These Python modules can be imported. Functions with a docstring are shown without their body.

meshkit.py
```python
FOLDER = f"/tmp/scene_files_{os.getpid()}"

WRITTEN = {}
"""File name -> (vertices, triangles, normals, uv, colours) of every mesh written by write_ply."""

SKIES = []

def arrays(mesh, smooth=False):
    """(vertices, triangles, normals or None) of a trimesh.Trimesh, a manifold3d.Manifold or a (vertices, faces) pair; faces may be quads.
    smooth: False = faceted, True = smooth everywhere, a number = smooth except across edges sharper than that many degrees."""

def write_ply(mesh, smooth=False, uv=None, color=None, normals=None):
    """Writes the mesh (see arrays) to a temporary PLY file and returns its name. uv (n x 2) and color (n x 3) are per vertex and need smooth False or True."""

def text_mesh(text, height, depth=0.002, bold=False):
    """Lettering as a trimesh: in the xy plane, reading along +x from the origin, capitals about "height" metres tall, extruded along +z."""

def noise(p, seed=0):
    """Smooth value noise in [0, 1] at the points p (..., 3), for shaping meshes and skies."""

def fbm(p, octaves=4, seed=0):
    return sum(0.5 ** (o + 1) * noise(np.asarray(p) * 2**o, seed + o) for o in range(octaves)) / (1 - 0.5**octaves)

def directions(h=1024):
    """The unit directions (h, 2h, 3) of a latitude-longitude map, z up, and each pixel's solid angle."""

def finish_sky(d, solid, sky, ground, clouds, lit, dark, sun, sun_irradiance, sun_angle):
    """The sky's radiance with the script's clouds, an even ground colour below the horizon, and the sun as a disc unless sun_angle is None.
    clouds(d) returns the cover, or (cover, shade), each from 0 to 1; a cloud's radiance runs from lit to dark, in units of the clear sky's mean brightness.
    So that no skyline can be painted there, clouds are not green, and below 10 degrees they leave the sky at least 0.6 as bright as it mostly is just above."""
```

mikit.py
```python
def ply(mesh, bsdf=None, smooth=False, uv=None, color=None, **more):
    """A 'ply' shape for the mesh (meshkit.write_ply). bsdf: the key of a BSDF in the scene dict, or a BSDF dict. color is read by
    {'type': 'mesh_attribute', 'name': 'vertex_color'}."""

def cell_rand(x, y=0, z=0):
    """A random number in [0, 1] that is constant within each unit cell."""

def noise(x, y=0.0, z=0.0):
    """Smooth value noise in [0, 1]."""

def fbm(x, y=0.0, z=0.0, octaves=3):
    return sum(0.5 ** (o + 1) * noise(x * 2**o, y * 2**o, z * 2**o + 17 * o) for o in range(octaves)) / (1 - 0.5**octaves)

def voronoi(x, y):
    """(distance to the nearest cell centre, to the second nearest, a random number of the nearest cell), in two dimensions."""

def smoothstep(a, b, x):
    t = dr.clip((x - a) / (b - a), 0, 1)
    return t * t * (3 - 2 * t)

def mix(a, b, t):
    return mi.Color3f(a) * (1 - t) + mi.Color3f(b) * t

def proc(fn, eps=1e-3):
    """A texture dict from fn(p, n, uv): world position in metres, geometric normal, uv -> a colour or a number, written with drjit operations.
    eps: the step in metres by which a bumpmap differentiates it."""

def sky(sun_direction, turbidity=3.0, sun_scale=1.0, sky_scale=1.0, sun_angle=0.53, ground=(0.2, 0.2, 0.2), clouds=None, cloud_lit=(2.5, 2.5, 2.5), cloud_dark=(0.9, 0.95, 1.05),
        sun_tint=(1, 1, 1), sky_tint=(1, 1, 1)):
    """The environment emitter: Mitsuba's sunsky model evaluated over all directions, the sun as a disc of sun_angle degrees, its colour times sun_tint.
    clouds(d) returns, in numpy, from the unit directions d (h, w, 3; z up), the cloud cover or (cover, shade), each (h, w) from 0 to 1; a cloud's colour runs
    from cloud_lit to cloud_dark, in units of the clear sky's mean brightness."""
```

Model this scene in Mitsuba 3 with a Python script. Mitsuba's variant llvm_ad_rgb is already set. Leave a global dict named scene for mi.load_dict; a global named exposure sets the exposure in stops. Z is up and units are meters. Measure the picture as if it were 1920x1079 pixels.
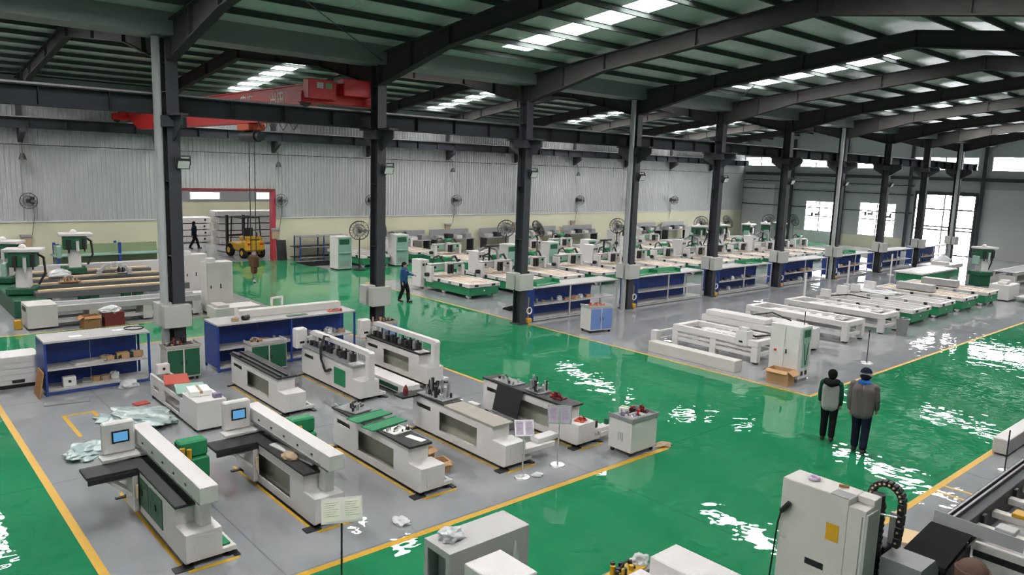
import math, random
import numpy as np
import trimesh, manifold3d, shapely
from shapely.geometry import Polygon, box as sbox
import drjit as dr
import mitsuba as mi
import mikit, meshkit
from mikit import proc, noise, fbm, smoothstep, mix, cell_rand

RNG = random.Random(7)
scene = {'type': 'scene'}
labels = {}
exposure = 0.52

# ------------------------------------------------------------------ camera
CAM = np.array([0, 0, 5.6])
FW = np.array([0.65635, 0.73861, -0.15371])
UP = np.array([0.07613, 0.13792, 0.98751])
FW = FW / np.linalg.norm(FW)
UP = UP - FW * (UP @ FW)
UP = UP / np.linalg.norm(UP)
scene['camera'] = {'type': 'perspective', 'fov': 67.93, 'fov_axis': 'x', 'near_clip': 0.1, 'far_clip': 400.0,
                   'to_world': mi.ScalarTransform4f().look_at(origin=CAM.tolist(), target=(CAM + FW).tolist(), up=UP.tolist())}

# ------------------------------------------------------------------ light: daylight through roof lights and windows
SKY_L = 30.0        # radiance of the translucent roof lights
WIN_L = 17.0         # radiance of the bright windows
SKY_RGB = (1.03, 1.0, 0.98)
WIN_RGB = (0.98, 1.0, 1.03)


def emitter(L, rgb, weight=1.0):
    return {'type': 'area', 'radiance': {'type': 'rgb', 'value': [L * c for c in rgb]}, 'sampling_weight': weight}


# ------------------------------------------------------------------ materials
def rgb(c):
    return {'type': 'rgb', 'value': list(c)} if not isinstance(c, dict) else c


def paint(c, a=0.2):
    return {'type': 'twosided', 'b': {'type': 'roughplastic', 'diffuse_reflectance': rgb(c), 'alpha': a, 'distribution': 'ggx'}}


def matte(c):
    return {'type': 'twosided', 'b': {'type': 'diffuse', 'reflectance': rgb(c)}}


MATS = dict(
    white=paint((0.78, 0.755, 0.745), 0.25), cream_white=paint((0.68, 0.65, 0.62), 0.25), light_grey=paint((0.50, 0.49, 0.49), 0.25),
    mid_grey=paint((0.27, 0.28, 0.29), 0.25), green=paint((0.012, 0.22, 0.085), 0.2), dark_green=paint((0.008, 0.10, 0.045), 0.25),
    pale_green=paint((0.30, 0.50, 0.42), 0.3), steel=paint((0.034, 0.040, 0.050), 0.35), rafter=matte((0.046, 0.045, 0.043)), rail=matte((0.032, 0.036, 0.040)),
    purlin=matte((0.05, 0.06, 0.056)), blue=paint((0.012, 0.045, 0.26), 0.2), blue_light=paint((0.16, 0.27, 0.60), 0.25),
    black=paint((0.012, 0.012, 0.014), 0.25), rubber=matte((0.02, 0.02, 0.021)), belt=paint((0.02, 0.021, 0.024), 0.35),
    pipe=paint((0.42, 0.44, 0.45), 0.25), box=paint((0.50, 0.51, 0.48), 0.25), red=paint((0.50, 0.012, 0.012), 0.2),
    orange=paint((0.70, 0.09, 0.02), 0.3), red_orange=paint((0.60, 0.08, 0.04), 0.4), dark_red=paint((0.22, 0.02, 0.02), 0.4),
    door_red=paint((0.45, 0.03, 0.06), 0.25), yellow=paint((0.64, 0.35, 0.01), 0.25), fork_yellow=paint((0.62, 0.36, 0.02), 0.25),
    card=matte((0.42, 0.26, 0.14)), card_light=matte((0.60, 0.45, 0.28)), wood=matte((0.66, 0.52, 0.38)), wood_dark=matte((0.30, 0.16, 0.08)), inner=matte((0.27, 0.27, 0.225)), olive=matte((0.20, 0.25, 0.15)), skirt=matte((0.10, 0.06, 0.035)), lens=paint((0.60, 0.66, 0.62), 0.1), drum=matte((0.14, 0.09, 0.075)), dark_rail=paint((0.13, 0.135, 0.14), 0.3),
    paper=matte((0.75, 0.75, 0.72)), paper_pink=matte((0.58, 0.48, 0.62)), paper_cream=matte((0.72, 0.74, 0.60)), ink=matte((0.18, 0.16, 0.25)),
    chrome={'type': 'twosided', 'b': {'type': 'roughconductor', 'material': 'Al', 'alpha': 0.25}},
    iron={'type': 'twosided', 'b': {'type': 'roughconductor', 'material': 'Cr', 'alpha': 0.35, 'specular_reflectance': rgb((0.4, 0.4, 0.4))}},
    gutter=paint((0.17, 0.21, 0.19), 0.3), wall_cream=matte((0.49, 0.475, 0.36)), wall_panel=paint((0.52, 0.545, 0.54), 0.35),
    wall_end=matte((0.34, 0.36, 0.36)), wall_grey=matte((0.30, 0.31, 0.32)), wall_pale=matte((0.48, 0.49, 0.50)), concrete=matte((0.30, 0.30, 0.31)),
    plastic_film=paint((0.42, 0.50, 0.50), 0.12), film_white=paint((0.60, 0.61, 0.62), 0.12),
    skin=matte((0.42, 0.26, 0.19)), hair=matte((0.012, 0.011, 0.011)), cloth_grey=matte((0.30, 0.30, 0.30)), cloth_brown=matte((0.125, 0.11, 0.112)),
    cloth_navy=matte((0.015, 0.018, 0.035)), cloth_black=matte((0.014, 0.014, 0.016)), cloth_green=matte((0.012, 0.055, 0.035)),
    cloth_blue=matte((0.03, 0.075, 0.17)), cloth_band=matte((0.32, 0.30, 0.27)), cloth_sky=matte((0.03, 0.13, 0.42)), shoe=matte((0.05, 0.045, 0.045)),
    tan=matte((0.33, 0.25, 0.17)),
)


def film_tex(p, n, uv):
    return mix((0.28, 0.36, 0.36), (0.50, 0.56, 0.56), smoothstep(0.4, 0.7, fbm(p.x * 6, p.y * 6, p.z * 6)))


def roof_tex(p, n, uv):
    v = fbm(p.x * 0.35, p.y * 0.8, 0.0)
    seam = smoothstep(0.012, 0.0, dr.abs(p.x / 0.95 - dr.floor(p.x / 0.95) - 0.5) * 0.95)
    c = mix((0.33, 0.41, 0.36), (0.46, 0.54, 0.49), v)
    return c * (1 - 0.25 * seam)


def foil_bump(p, n, uv):
    return 0.004 * fbm(p.x * 2.2, p.y * 2.2, 3.0)


# floor zones in plan: grey work areas, the rest is green aisle
def inside(v, a, b):
    return smoothstep(a - 0.01, a + 0.01, v) * (1 - smoothstep(b - 0.01, b + 0.01, v))


def floor_tex(p, n, uv):
    x, y = p.x, p.y
    g = inside(x, 2.35, 12.45) * inside(y, 9.08, 24.2)
    g = dr.maximum(g, inside(x, -30, 12.3) * inside(y, 27.2, 41.1))
    g = dr.maximum(g, inside(x, 18.7, 80) * inside(y, 9.15, 31.6))
    g = dr.maximum(g, inside(x, 19.3, 80) * inside(y, 36.3, 41.1))
    g = dr.maximum(g, inside(x, 11.2, 80) * inside(y, -10, 4.72))
    g = dr.maximum(g, inside(y, 41.35, 80))
    v = fbm(x * 0.5, y * 0.5, 0.0, octaves=4)
    v2 = fbm(x * 3.1, y * 3.1, 5.0)
    green = mix((0.012, 0.140, 0.058), (0.020, 0.195, 0.085), 0.7 * v + 0.3 * v2)
    grey = mix((0.185, 0.195, 0.205), (0.245, 0.255, 0.265), 0.7 * v + 0.3 * v2)
    c = mix(green, grey, g)
    def joint(q, step, off):
        t = (q - off) / step
        return smoothstep(0.018, 0.006, dr.abs(t - dr.floor(t) - 0.5) * step)
    j = dr.maximum(joint(x, 6.02, 1.2), joint(y, 5.2, 1.35)) * (0.3 + 0.5 * v2)
    return c * (1 - 0.6 * j)


def floor_bump(p, n, uv):
    return 0.0013 * noise(p.x * 1.6, p.y * 1.6, 0.0) + 0.0021 * noise(p.x * 3.9, p.y * 3.9, 2.0) + 0.00085 * noise(p.x * 9.0, p.y * 9.0, 4.0)


MATS['floor'] = {'type': 'bumpmap', 'arbitrary': proc(floor_bump, eps=0.01), 'scale': 1.0,
                 'b': {'type': 'plastic', 'diffuse_reflectance': proc(floor_tex), 'int_ior': 1.6}}
MATS['roof'] = {'type': 'twosided', 'b': {'type': 'roughplastic', 'diffuse_reflectance': proc(roof_tex), 'alpha': 0.22}}
MATS['film'] = {'type': 'twosided', 'b': {'type': 'roughplastic', 'diffuse_reflectance': proc(film_tex), 'alpha': 0.1}}
for k, m in MATS.items():
    scene['material_' + k] = m

# ------------------------------------------------------------------ helpers
_SG = np.array([[sx, sy, sz] for sx in (-1, 1) for sy in (-1, 1) for sz in (-1, 1)], float)
_PT = []
for s in _SG:
    for ax in range(3):
        _PT.append((s, ax))


def _ctopo():
    h, c = np.array([1, 1, 1.0]), 0.2
    v = np.array([s * (h - c * np.array([0 if i == ax else 1 for i in range(3)])) for s, ax in _PT])
    from scipy.spatial import ConvexHull
    hull = ConvexHull(v)
    f = hull.simplices.copy()
    nrm = np.cross(v[f[:, 1]] - v[f[:, 0]], v[f[:, 2]] - v[f[:, 0]])
    flip = (nrm * hull.equations[:, :3]).sum(1) < 0
    f[flip] = f[flip][:, ::-1]
    return f


_CF = _ctopo()


def bx(x0, x1, y0, y1, z0, z1, c=0.012):
    """box with chamfered edges"""
    lo, hi = np.minimum([x0, y0, z0], [x1, y1, z1]), np.maximum([x0, y0, z0], [x1, y1, z1])
    ce, h = (lo + hi) / 2, (hi - lo) / 2
    c = min(c, 0.35 * h.min())
    if c <= 0.0005:
        m = trimesh.creation.box(extents=2 * h)
        m.apply_translation(ce)
        return m
    v = np.array([ce + s * (h - c * np.array([0 if i == ax else 1 for i in range(3)])) for s, ax in _PT])
    return trimesh.Trimesh(v, _CF, process=False)


def cyl(p0, p1, r, n=12, r1=None):
    """closed cylinder or cone frustum from p0 to p1"""
    p0, p1 = np.asarray(p0, float), np.asarray(p1, float)
    r1 = r if r1 is None else r1
    d = p1 - p0
    L = np.linalg.norm(d)
    d = d / L
    a = np.cross(d, [0, 0, 1.0] if abs(d[2]) < 0.9 else [1.0, 0, 0])
    a /= np.linalg.norm(a)
    b = np.cross(d, a)
    t = np.linspace(0, 2 * np.pi, n, endpoint=False)
    ring = np.cos(t)[:, None] * a + np.sin(t)[:, None] * b
    v = np.vstack([p0 + r * ring, p1 + r1 * ring, [p0], [p1]])
    f = []
    for i in range(n):
        j = (i + 1) % n
        f += [[i, j, n + j], [i, n + j, n + i], [j, i, 2 * n], [n + i, n + j, 2 * n + 1]]
    return trimesh.Trimesh(v, f, process=False)


def tube(path, r, n=8):
    path = [np.asarray(p, float) for p in path]
    return cat([cyl(a, b, r, n) for a, b in zip(path[:-1], path[1:])] + [ball(p, r, 1) for p in path[1:-1]])


def ball(p, r, sub=1):
    m = trimesh.creation.icosphere(subdivisions=sub, radius=1.0)
    m.apply_scale(r)
    m.apply_translation(p)
    return m


def cat(ms):
    return trimesh.util.concatenate([m for m in ms if m is not None])


def ext(poly, h0, h1, axis='z'):
    """extrude a shapely polygon. axis z: polygon in xy; axis x: polygon in yz; axis y: polygon in zx"""
    m = cat([trimesh.creation.extrude_polygon(q, h1 - h0) for q in getattr(poly, 'geoms', [poly])])
    v = np.array(m.vertices) + [0, 0, h0]
    if axis == 'x':
        v = v[:, [2, 0, 1]]
    elif axis == 'y':
        v = v[:, [1, 2, 0]]
    return trimesh.Trimesh(v, m.faces, process=False)


def plate_x(x0, x1, y0, y1, z0, z1, holes=()):
    p = sbox(y0, z0, y1, z1)
    for a, b, c, d in holes:
        p = p.difference(sbox(a, c, b, d))
    return ext(p, x0, x1, 'x')


def plate_y(y0, y1, x0, x1, z0, z1, holes=()):
    p = sbox(z0, x0, z1, x1)
    for a, b, c, d in holes:
        p = p.difference(sbox(c, a, d, b))
    return ext(p, y0, y1, 'y')


def ibeam(axis, a0, a1, c, zt, h, w, tw=0.02, tf=0.03):
    """I beam along axis 'x' or 'y', top at zt"""
    if axis == 'x':
        mk = lambda u0, u1, z0, z1: bx(a0, a1, c + u0, c + u1, z0, z1, 0)
    else:
        mk = lambda u0, u1, z0, z1: bx(c + u0, c + u1, a0, a1, z0, z1, 0)
    return cat([mk(-w / 2, w / 2, zt - tf, zt), mk(-w / 2, w / 2, zt - h, zt - h + tf), mk(-tw / 2, tw / 2, zt - h, zt)])


def rot(m, deg, axis, about=(0, 0, 0)):
    m = m.copy()
    m.apply_transform(trimesh.transformations.rotation_matrix(math.radians(deg), axis, about))
    return m


def mv(m, x, y, z=0):
    m = m.copy()
    m.apply_translation([x, y, z])
    return m


def numbered(base, used):
    if base not in used:
        used.add(base)
        return base
    i = 1
    while '%s_%03d' % (base, i) in used:
        i += 1
    k = '%s_%03d' % (base, i)
    used.add(k)
    return k


TOP = set()


class Proto:
    """a thing built once: a list of (part path, shape dict, label)"""

    def __init__(self):
        self.parts, self.used = [], {}

    def add(self, path, mesh, mat, label=None, smooth=False, **more):
        head, _, tail = path.rpartition('__')
        name = numbered(tail, self.used.setdefault(head, set())) if path else ''
        full = (head + '__' if head else '') + name
        self.parts.append((full, mikit.ply(mesh, 'material_' + mat, smooth=smooth, **more), label))
        return full


def put(name, proto, label, category, loc=(0, 0, 0), rz=0.0, group=None, sc=None, kind=None):
    key = numbered(name, TOP)
    T = mi.ScalarTransform4f().translate(list(map(float, loc))).rotate([0, 0, 1], float(rz))
    if sc is not None:
        T = T @ mi.ScalarTransform4f().scale(list(sc) if hasattr(sc, '__len__') else [sc] * 3)
    for path, shape, lab in proto.parts:
        k = key + ('__' + path if path else '')
        scene[k] = {**shape, 'to_world': T}
        if lab:
            labels[k] = {'label': lab}
    if kind:
        labels[key] = {'kind': kind}
        if label:
            labels[key]['label'] = label
    else:
        labels[key] = {'label': label, 'category': category}
        if group:
            labels[key]['group'] = group
    return key


def one(name, mesh, mat, label, category, group=None, smooth=False, **kw):
    p = Proto()
    p.add('', mesh, mat, smooth=smooth)
    return put(name, p, label, category, group=group, **kw)


def struct(name, mesh, mat, **more):
    key = numbered(name, TOP)
    scene[key] = mikit.ply(mesh, 'material_' + mat, **more)
    labels[key] = {'kind': 'structure'}
    return key


SUB = {}


def part(parent, name, mesh, mat, label=None, **more):
    k = parent + '__' + numbered(name, SUB.setdefault(parent, set()))
    scene[k] = mikit.ply(mesh, 'material_' + mat, **more)
    if label:
        labels[k] = {'label': label}
    return k


def quad(a, b, c, d):
    return trimesh.Trimesh(np.array([a, b, c, d], float), [[0, 1, 2], [0, 2, 3]], process=False)
# ------------------------------------------------------------------ the hall: floor, walls, roof
BAY, C1, YC, YW, YN, XE, XL = 6.02, 6.4, 20.3, 41.3, -0.7, 66.4, -9.0
ZV, SL = 9.0, 0.12


def zr(y):
    d = abs((y - YN) % 21.0 - 10.5)
    return ZV + SL * (10.5 - d)


fl = struct('floor', quad((XL, -3, 0), (XE, -3, 0), (XE, 63, 0), (XL, 63, 0)), 'floor')


def tape(x0, x1, y0, y1):
    part(fl, 'yellow_line', bx(x0, x1, y0, y1, 0.0006, 0.0026, 0), 'yellow')


tape(2.25, 2.37, 9.0, 24.2); tape(2.25, 12.5, 9.0, 9.12); tape(12.4, 12.5, 9.12, 24.2); tape(2.37, 12.4, 24.1, 24.2)
tape(-8.8, 12.3, 27.2, 27.28)
tape(18.62, 18.72, 9.1, 31.6); tape(18.72, 66, 9.1, 9.2); tape(18.72, 60, 31.56, 31.62)
tape(12.3, 66, 4.67, 4.79); tape(11.14, 11.24, -0.5, 4.79)
for x in (14.75, 15.15):
    tape(x, x + 0.07, 3.7, 4.67)
for x0, x1, y0, y1 in ((3.25, 3.33, 16.55, 18.15), (3.82, 3.9, 16.85, 18.15), (3.33, 3.82, 18.07, 18.15)):
    tape(x0, x1, y0, y1)
for x in (3.155, 5.075, 7.035, 8.935, 10.895):
    tape(x, x + 0.05, 10.2, 13.3)
    tape(x + 0.05, x + 0.75, 10.02, 10.09)
for x in (7.0, 8.85, 10.85):
    tape(x, x + 0.05, 15.3, 18.4)

# back wall: cream plaster below, ribbed sheets above, with the opening to the next hall
DX0, DX1, DZ = 13.35, 18.35, 3.92
wb = struct('wall_back', plate_y(YW, YW + 0.24, XL, XE, 0, 2.42, [(DX0, DX1, -1, 3)]), 'wall_cream')


def ribbed(x0, x1, z0, z1):
    xs, pts = x0, []
    while xs < x1 - 1e-6:
        for d, y in ((0, 0), (0.115, 0), (0.14, -0.035), (0.175, -0.035), (0.2, 0)):
            pts.append((min(xs + d, x1), y))
        xs += 0.2
    pts.append((x1, 0))
    a = np.array(pts)
    n = len(a)
    v = np.vstack([np.c_[a[:, 0], YW + a[:, 1], np.full(n, z0)], np.c_[a[:, 0], YW + a[:, 1], np.full(n, z1)]])
    f = []
    for i in range(n - 1):
        f += [[i, i + 1, n + i + 1], [i, n + i + 1, n + i]]
    return trimesh.Trimesh(v, f, process=False)


xs = [XL, -5.64, 0.38, 6.4, 12.42, DX0, DX1] + [C1 + BAY * k for k in range(2, 10)] + [XE]
for a, b in zip(xs[:-1], xs[1:]):
    part(wb, 'ribbed_sheet', ribbed(a, b, DZ if a == DX0 else 2.42, 9.05), 'wall_panel')
    if a != DX0:
        part(wb, 'seam_trim', bx(a, b, YW - 0.05, YW + 0.1, 2.39, 2.46, 0.005), 'wall_pale')
part(wb, 'upper_board', cat([bx(XL, DX0, YW + 0.06, YW + 0.2, 2.42, 9.2, 0), bx(DX1, XE, YW + 0.06, YW + 0.2, 2.42, 9.2, 0), bx(DX0, DX1, YW + 0.06, YW + 0.2, DZ, 9.2, 0)]), 'wall_panel')
for k in range(-1, 10):
    x = C1 + BAY * k
    part(wb, 'wall_column', cat([bx(x - 0.12, x + 0.12, YW - 0.16, YW - 0.13, 6.4, 9.0, 0), bx(x - 0.015, x + 0.015, YW - 0.13, YW, 6.4, 9.0, 0)]), 'steel')
tr = struct('trim_1', cat([bx(DX0 - 0.16, DX0 + 0.02, YW - 0.14, YW + 0.3, 0, DZ, 0.01), bx(DX1 - 0.02, DX1 + 0.16, YW - 0.14, YW + 0.3, 0, DZ, 0.01)]), 'door_red')
part(tr, 'lintel', bx(DX0 - 0.16, DX1 + 0.16, YW - 0.14, YW + 0.3, DZ - 0.02, DZ + 0.13, 0.01), 'dark_red')

# far end wall
dY0, dY1, dZ = 20.65, 25.25, 4.85
wins = [(32.0, 34.65, 1.02, 3.7), (26.7, 29.72, 1.02, 3.82)]
clers = [(37.8, 41.2, 6.75, 7.55), (32.5, 35.55, 6.72, 7.45), (27.2, 30.3, 6.7, 7.4), (20.9, 25.6, 6.72, 7.72), (15.0, 19.95, 6.72, 7.78), (9.5, 14.2, 6.72, 7.78), (3.0, 8.5, 6.72, 7.78)]
holes = [(dY0, dY1, -1, dZ)] + wins + clers
gable = Polygon([(YN, 0), (YW, 0), (YW, 9.0), (30.8, 10.26), (20.3, 9.0), (9.8, 10.26), (YN, 9.0)])
for a, b, c, d in holes:
    gable = gable.difference(sbox(a, c, b, d))
we = struct('wall_end', ext(gable, XE, XE + 0.2, 'x'), 'wall_end')
for y0, y1, z0, z1, m in ((37.9, 41.2, 0, 5.05, 'wall_pale'), (36.6, 37.3, 0, 5.0, 'wall_pale'), (-0.6, 20.3, 0, 5.3, 'wall_pale'), (25.6, 31.6, 0, 1.0, 'wall_cream'), (31.8, 36.4, 0, 1.0, 'wall_pale')):
    part(we, 'lower_panel', bx(XE - 0.03, XE, y0, y1, z0, z1, 0), m)
for z in (5.35, 4.6, 3.1):
    part(we, 'girt_rail', bx(XE - 0.1, XE, 25.4, 41.2, z, z + 0.06, 0), 'steel')
for y, w in ((36.1, 0.22), (31.2, 0.22), (25.7, 0.26), (20.35, 0.26), (15.0, 0.24), (8.5, 0.24)):
    part(we, 'wall_column', cat([bx(XE - 0.3, XE - 0.27, y - w / 2, y + w / 2, 0, 9.2, 0), bx(XE - 0.27, XE, y - 0.02, y + 0.02, 0, 9.2, 0)]), 'steel')
part(we, 'crane_rail_ledge', bx(XE - 0.25, XE, 0, 41.0, 5.9, 6.15, 0), 'steel')


def glazing(key, y0, y1, z0, z1, ny, nz, L=WIN_L, bar=0.07):
    k = struct(key, cat([bx(XE - 0.02, XE + 0.12, y0 - 0.04, y0 + 0.03, z0, z1, 0), bx(XE - 0.02, XE + 0.12, y1 - 0.03, y1 + 0.04, z0, z1, 0),
                         bx(XE - 0.02, XE + 0.12, y0, y1, z0 - 0.04, z0 + 0.03, 0), bx(XE - 0.02, XE + 0.12, y0, y1, z1 - 0.03, z1 + 0.04, 0)]), 'wall_pale')
    dy, dz = (y1 - y0) / ny, (z1 - z0) / nz
    for i in range(1, ny):
        part(k, 'glazing_bar', bx(XE - 0.04, XE + 0.06, y0 + i * dy - bar / 2, y0 + i * dy + bar / 2, z0, z1, 0), 'mid_grey')
    for i in range(1, nz):
        part(k, 'glazing_bar', bx(XE - 0.04, XE + 0.06, y0, y1, z0 + i * dz - bar / 2, z0 + i * dz + bar / 2, 0), 'mid_grey')
    for i in range(ny):
        for j in range(nz):
            a, b, c, d = y0 + i * dy, y0 + (i + 1) * dy, z0 + j * dz, z0 + (j + 1) * dz
            part(k, 'pane', quad((XE + 0.05, a, c), (XE + 0.05, a, d), (XE + 0.05, b, d), (XE + 0.05, b, c)), 'wall_pale', emitter=emitter(L, WIN_RGB, dy * dz))
    return k


n = 1
for w in wins:
    glazing('window_%d' % n, *w, 2, 2); n += 1
for w in clers:
    glazing('window_%d' % n, *w, 2, 1, L=WIN_L * 0.6); n += 1
dk = struct('door_1', cat([bx(XE - 0.12, XE + 0.12, dY0 - 0.02, dY0 + 0.14, 0, dZ, 0), bx(XE - 0.12, XE + 0.12, dY1 - 0.14, dY1 + 0.02, 0, dZ, 0), bx(XE - 0.12, XE + 0.12, dY0, dY1, dZ - 0.12, dZ + 0.14, 0)]), 'steel')
ys, zs = [dY0 + 0.14, 22.2, 23.0, 24.4, dY1 - 0.14], [0.05, 1.95, 2.2, 3.6, dZ - 0.12]
for y in ys[1:-1]:
    part(dk, 'glazing_bar', bx(XE - 0.04, XE + 0.06, y - 0.04, y + 0.04, 0.05, dZ - 0.1, 0), 'mid_grey')
for z in (1.95, 2.2, 3.6):
    part(dk, 'glazing_bar', bx(XE - 0.04, XE + 0.06, dY0, dY1, z - 0.05, z + 0.05, 0), 'mid_grey')
for a, b in zip(ys[:-1], ys[1:]):
    for c, d in zip(zs[:-1], zs[1:]):
        part(dk, 'pane', quad((XE + 0.05, a, c), (XE + 0.05, a, d), (XE + 0.05, b, d), (XE + 0.05, b, c)), 'wall_pale', emitter=emitter(WIN_L, WIN_RGB, (b - a) * (d - c)))

# side behind the camera and the left end, never in the frame but closing the hall
struct('wall_near', bx(XL, XE, YN - 2.3, YN - 2.1, 0, 9.1, 0), 'wall_panel')
lg = Polygon([(YN - 2.3, 0), (YW, 0), (YW, 9.0), (30.8, 10.26), (20.3, 9.0), (9.8, 10.26), (YN, 9.0), (YN - 2.3, 9.0)])
struct('wall_left', ext(lg, XL - 0.2, XL, 'x'), 'wall_panel')

# next hall seen through the opening
struct('wall_annex_back', cat([plate_y(60.0, 60.2, XL, 45, 0, 7.0, [(20.1 + 5.2 * i, 22.4 + 5.2 * i, 2.53, 3.03) for i in range(-2, 4)])]), 'wall_cream')
struct('wall_annex_side', cat([bx(44.9, 45.1, YW + 0.3, 60, 0, 7, 0), bx(XL - 0.2, XL, YW, 60, 0, 7, 0)]), 'wall_cream')
struct('ceiling_annex', bx(XL, 45, YW + 0.25, 60.2, 6.6, 6.7, 0), 'wall_pale')
part('wall_annex_back', 'dark_band', cat([bx(22.4 + 5.2 * i, 25.3 + 5.2 * i, 59.9, 60.0, 2.42, 3.06, 0) for i in range(-3, 4)] + [bx(8, 44.8, 59.9, 60.0, 2.36, 2.5, 0), bx(8, 44.8, 59.9, 60.0, 3.04, 3.2, 0)]), 'mid_grey')
for i in range(-2, 4):
    k = 'window_%d' % n
    n += 1
    x0, x1 = 20.1 + 5.2 * i, 22.4 + 5.2 * i
    struct(k, cat([bx(x0 - 0.05, x0 + 0.05, 59.9, 60.15, 2.53, 3.03, 0), bx(x1 - 0.05, x1 + 0.05, 59.9, 60.15, 2.53, 3.03, 0)]), 'wall_pale')
    part(k, 'pane', quad((x0, 60.05, 2.53), (x1, 60.05, 2.53), (x1, 60.05, 3.03), (x0, 60.05, 3.03)), 'wall_pale', emitter=emitter(WIN_L, WIN_RGB, 4.0))
for i, x in enumerate((2.0, 10.0, 18.0, 26.0, 34.0)):
    k = 'window_%d' % n
    n += 1
    struct(k, bx(x - 0.6, x + 0.6, 46.9, 55.1, 6.58, 6.62, 0), 'wall_pale')
    part(k, 'pane', quad((x - 0.5, 47, 6.56), (x - 0.5, 55, 6.56), (x + 0.5, 55, 6.56), (x + 0.5, 47, 6.56)), 'wall_pale', emitter=emitter(SKY_L * 0.5, SKY_RGB, 8.0))

# roof: sheets, roof lights, purlins, rafters, gutter
LIGHT_X = [3.55 + 12.4 * k for k in range(-1, 5)]
LIGHT_W = 0.52
slopes = [(YN, 9.8), (9.8, YC), (YC, 30.8), (30.8, YW + 0.1)]
runs = [(1.6, 8.0), (12.0, 18.2), (23.2, 29.2), (33.0, 39.8)]
ce = None


def sheet(x0, x1, y0, y1):
    z0, z1 = zr(y0 + 1e-4), zr(y1 - 1e-4)
    v = [(x0, y0, z0), (x1, y0, z0), (x1, y1, z1), (x0, y1, z1)]
    v += [(a, b, c + 0.05) for a, b, c in v]
    return trimesh.Trimesh(v, [[0, 2, 1], [0, 3, 2], [4, 5, 6], [4, 6, 7], [0, 1, 5], [0, 5, 4], [1, 2, 6], [1, 6, 5], [2, 3, 7], [2, 7, 6], [3, 0, 4], [3, 4, 7]], process=False)


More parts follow.
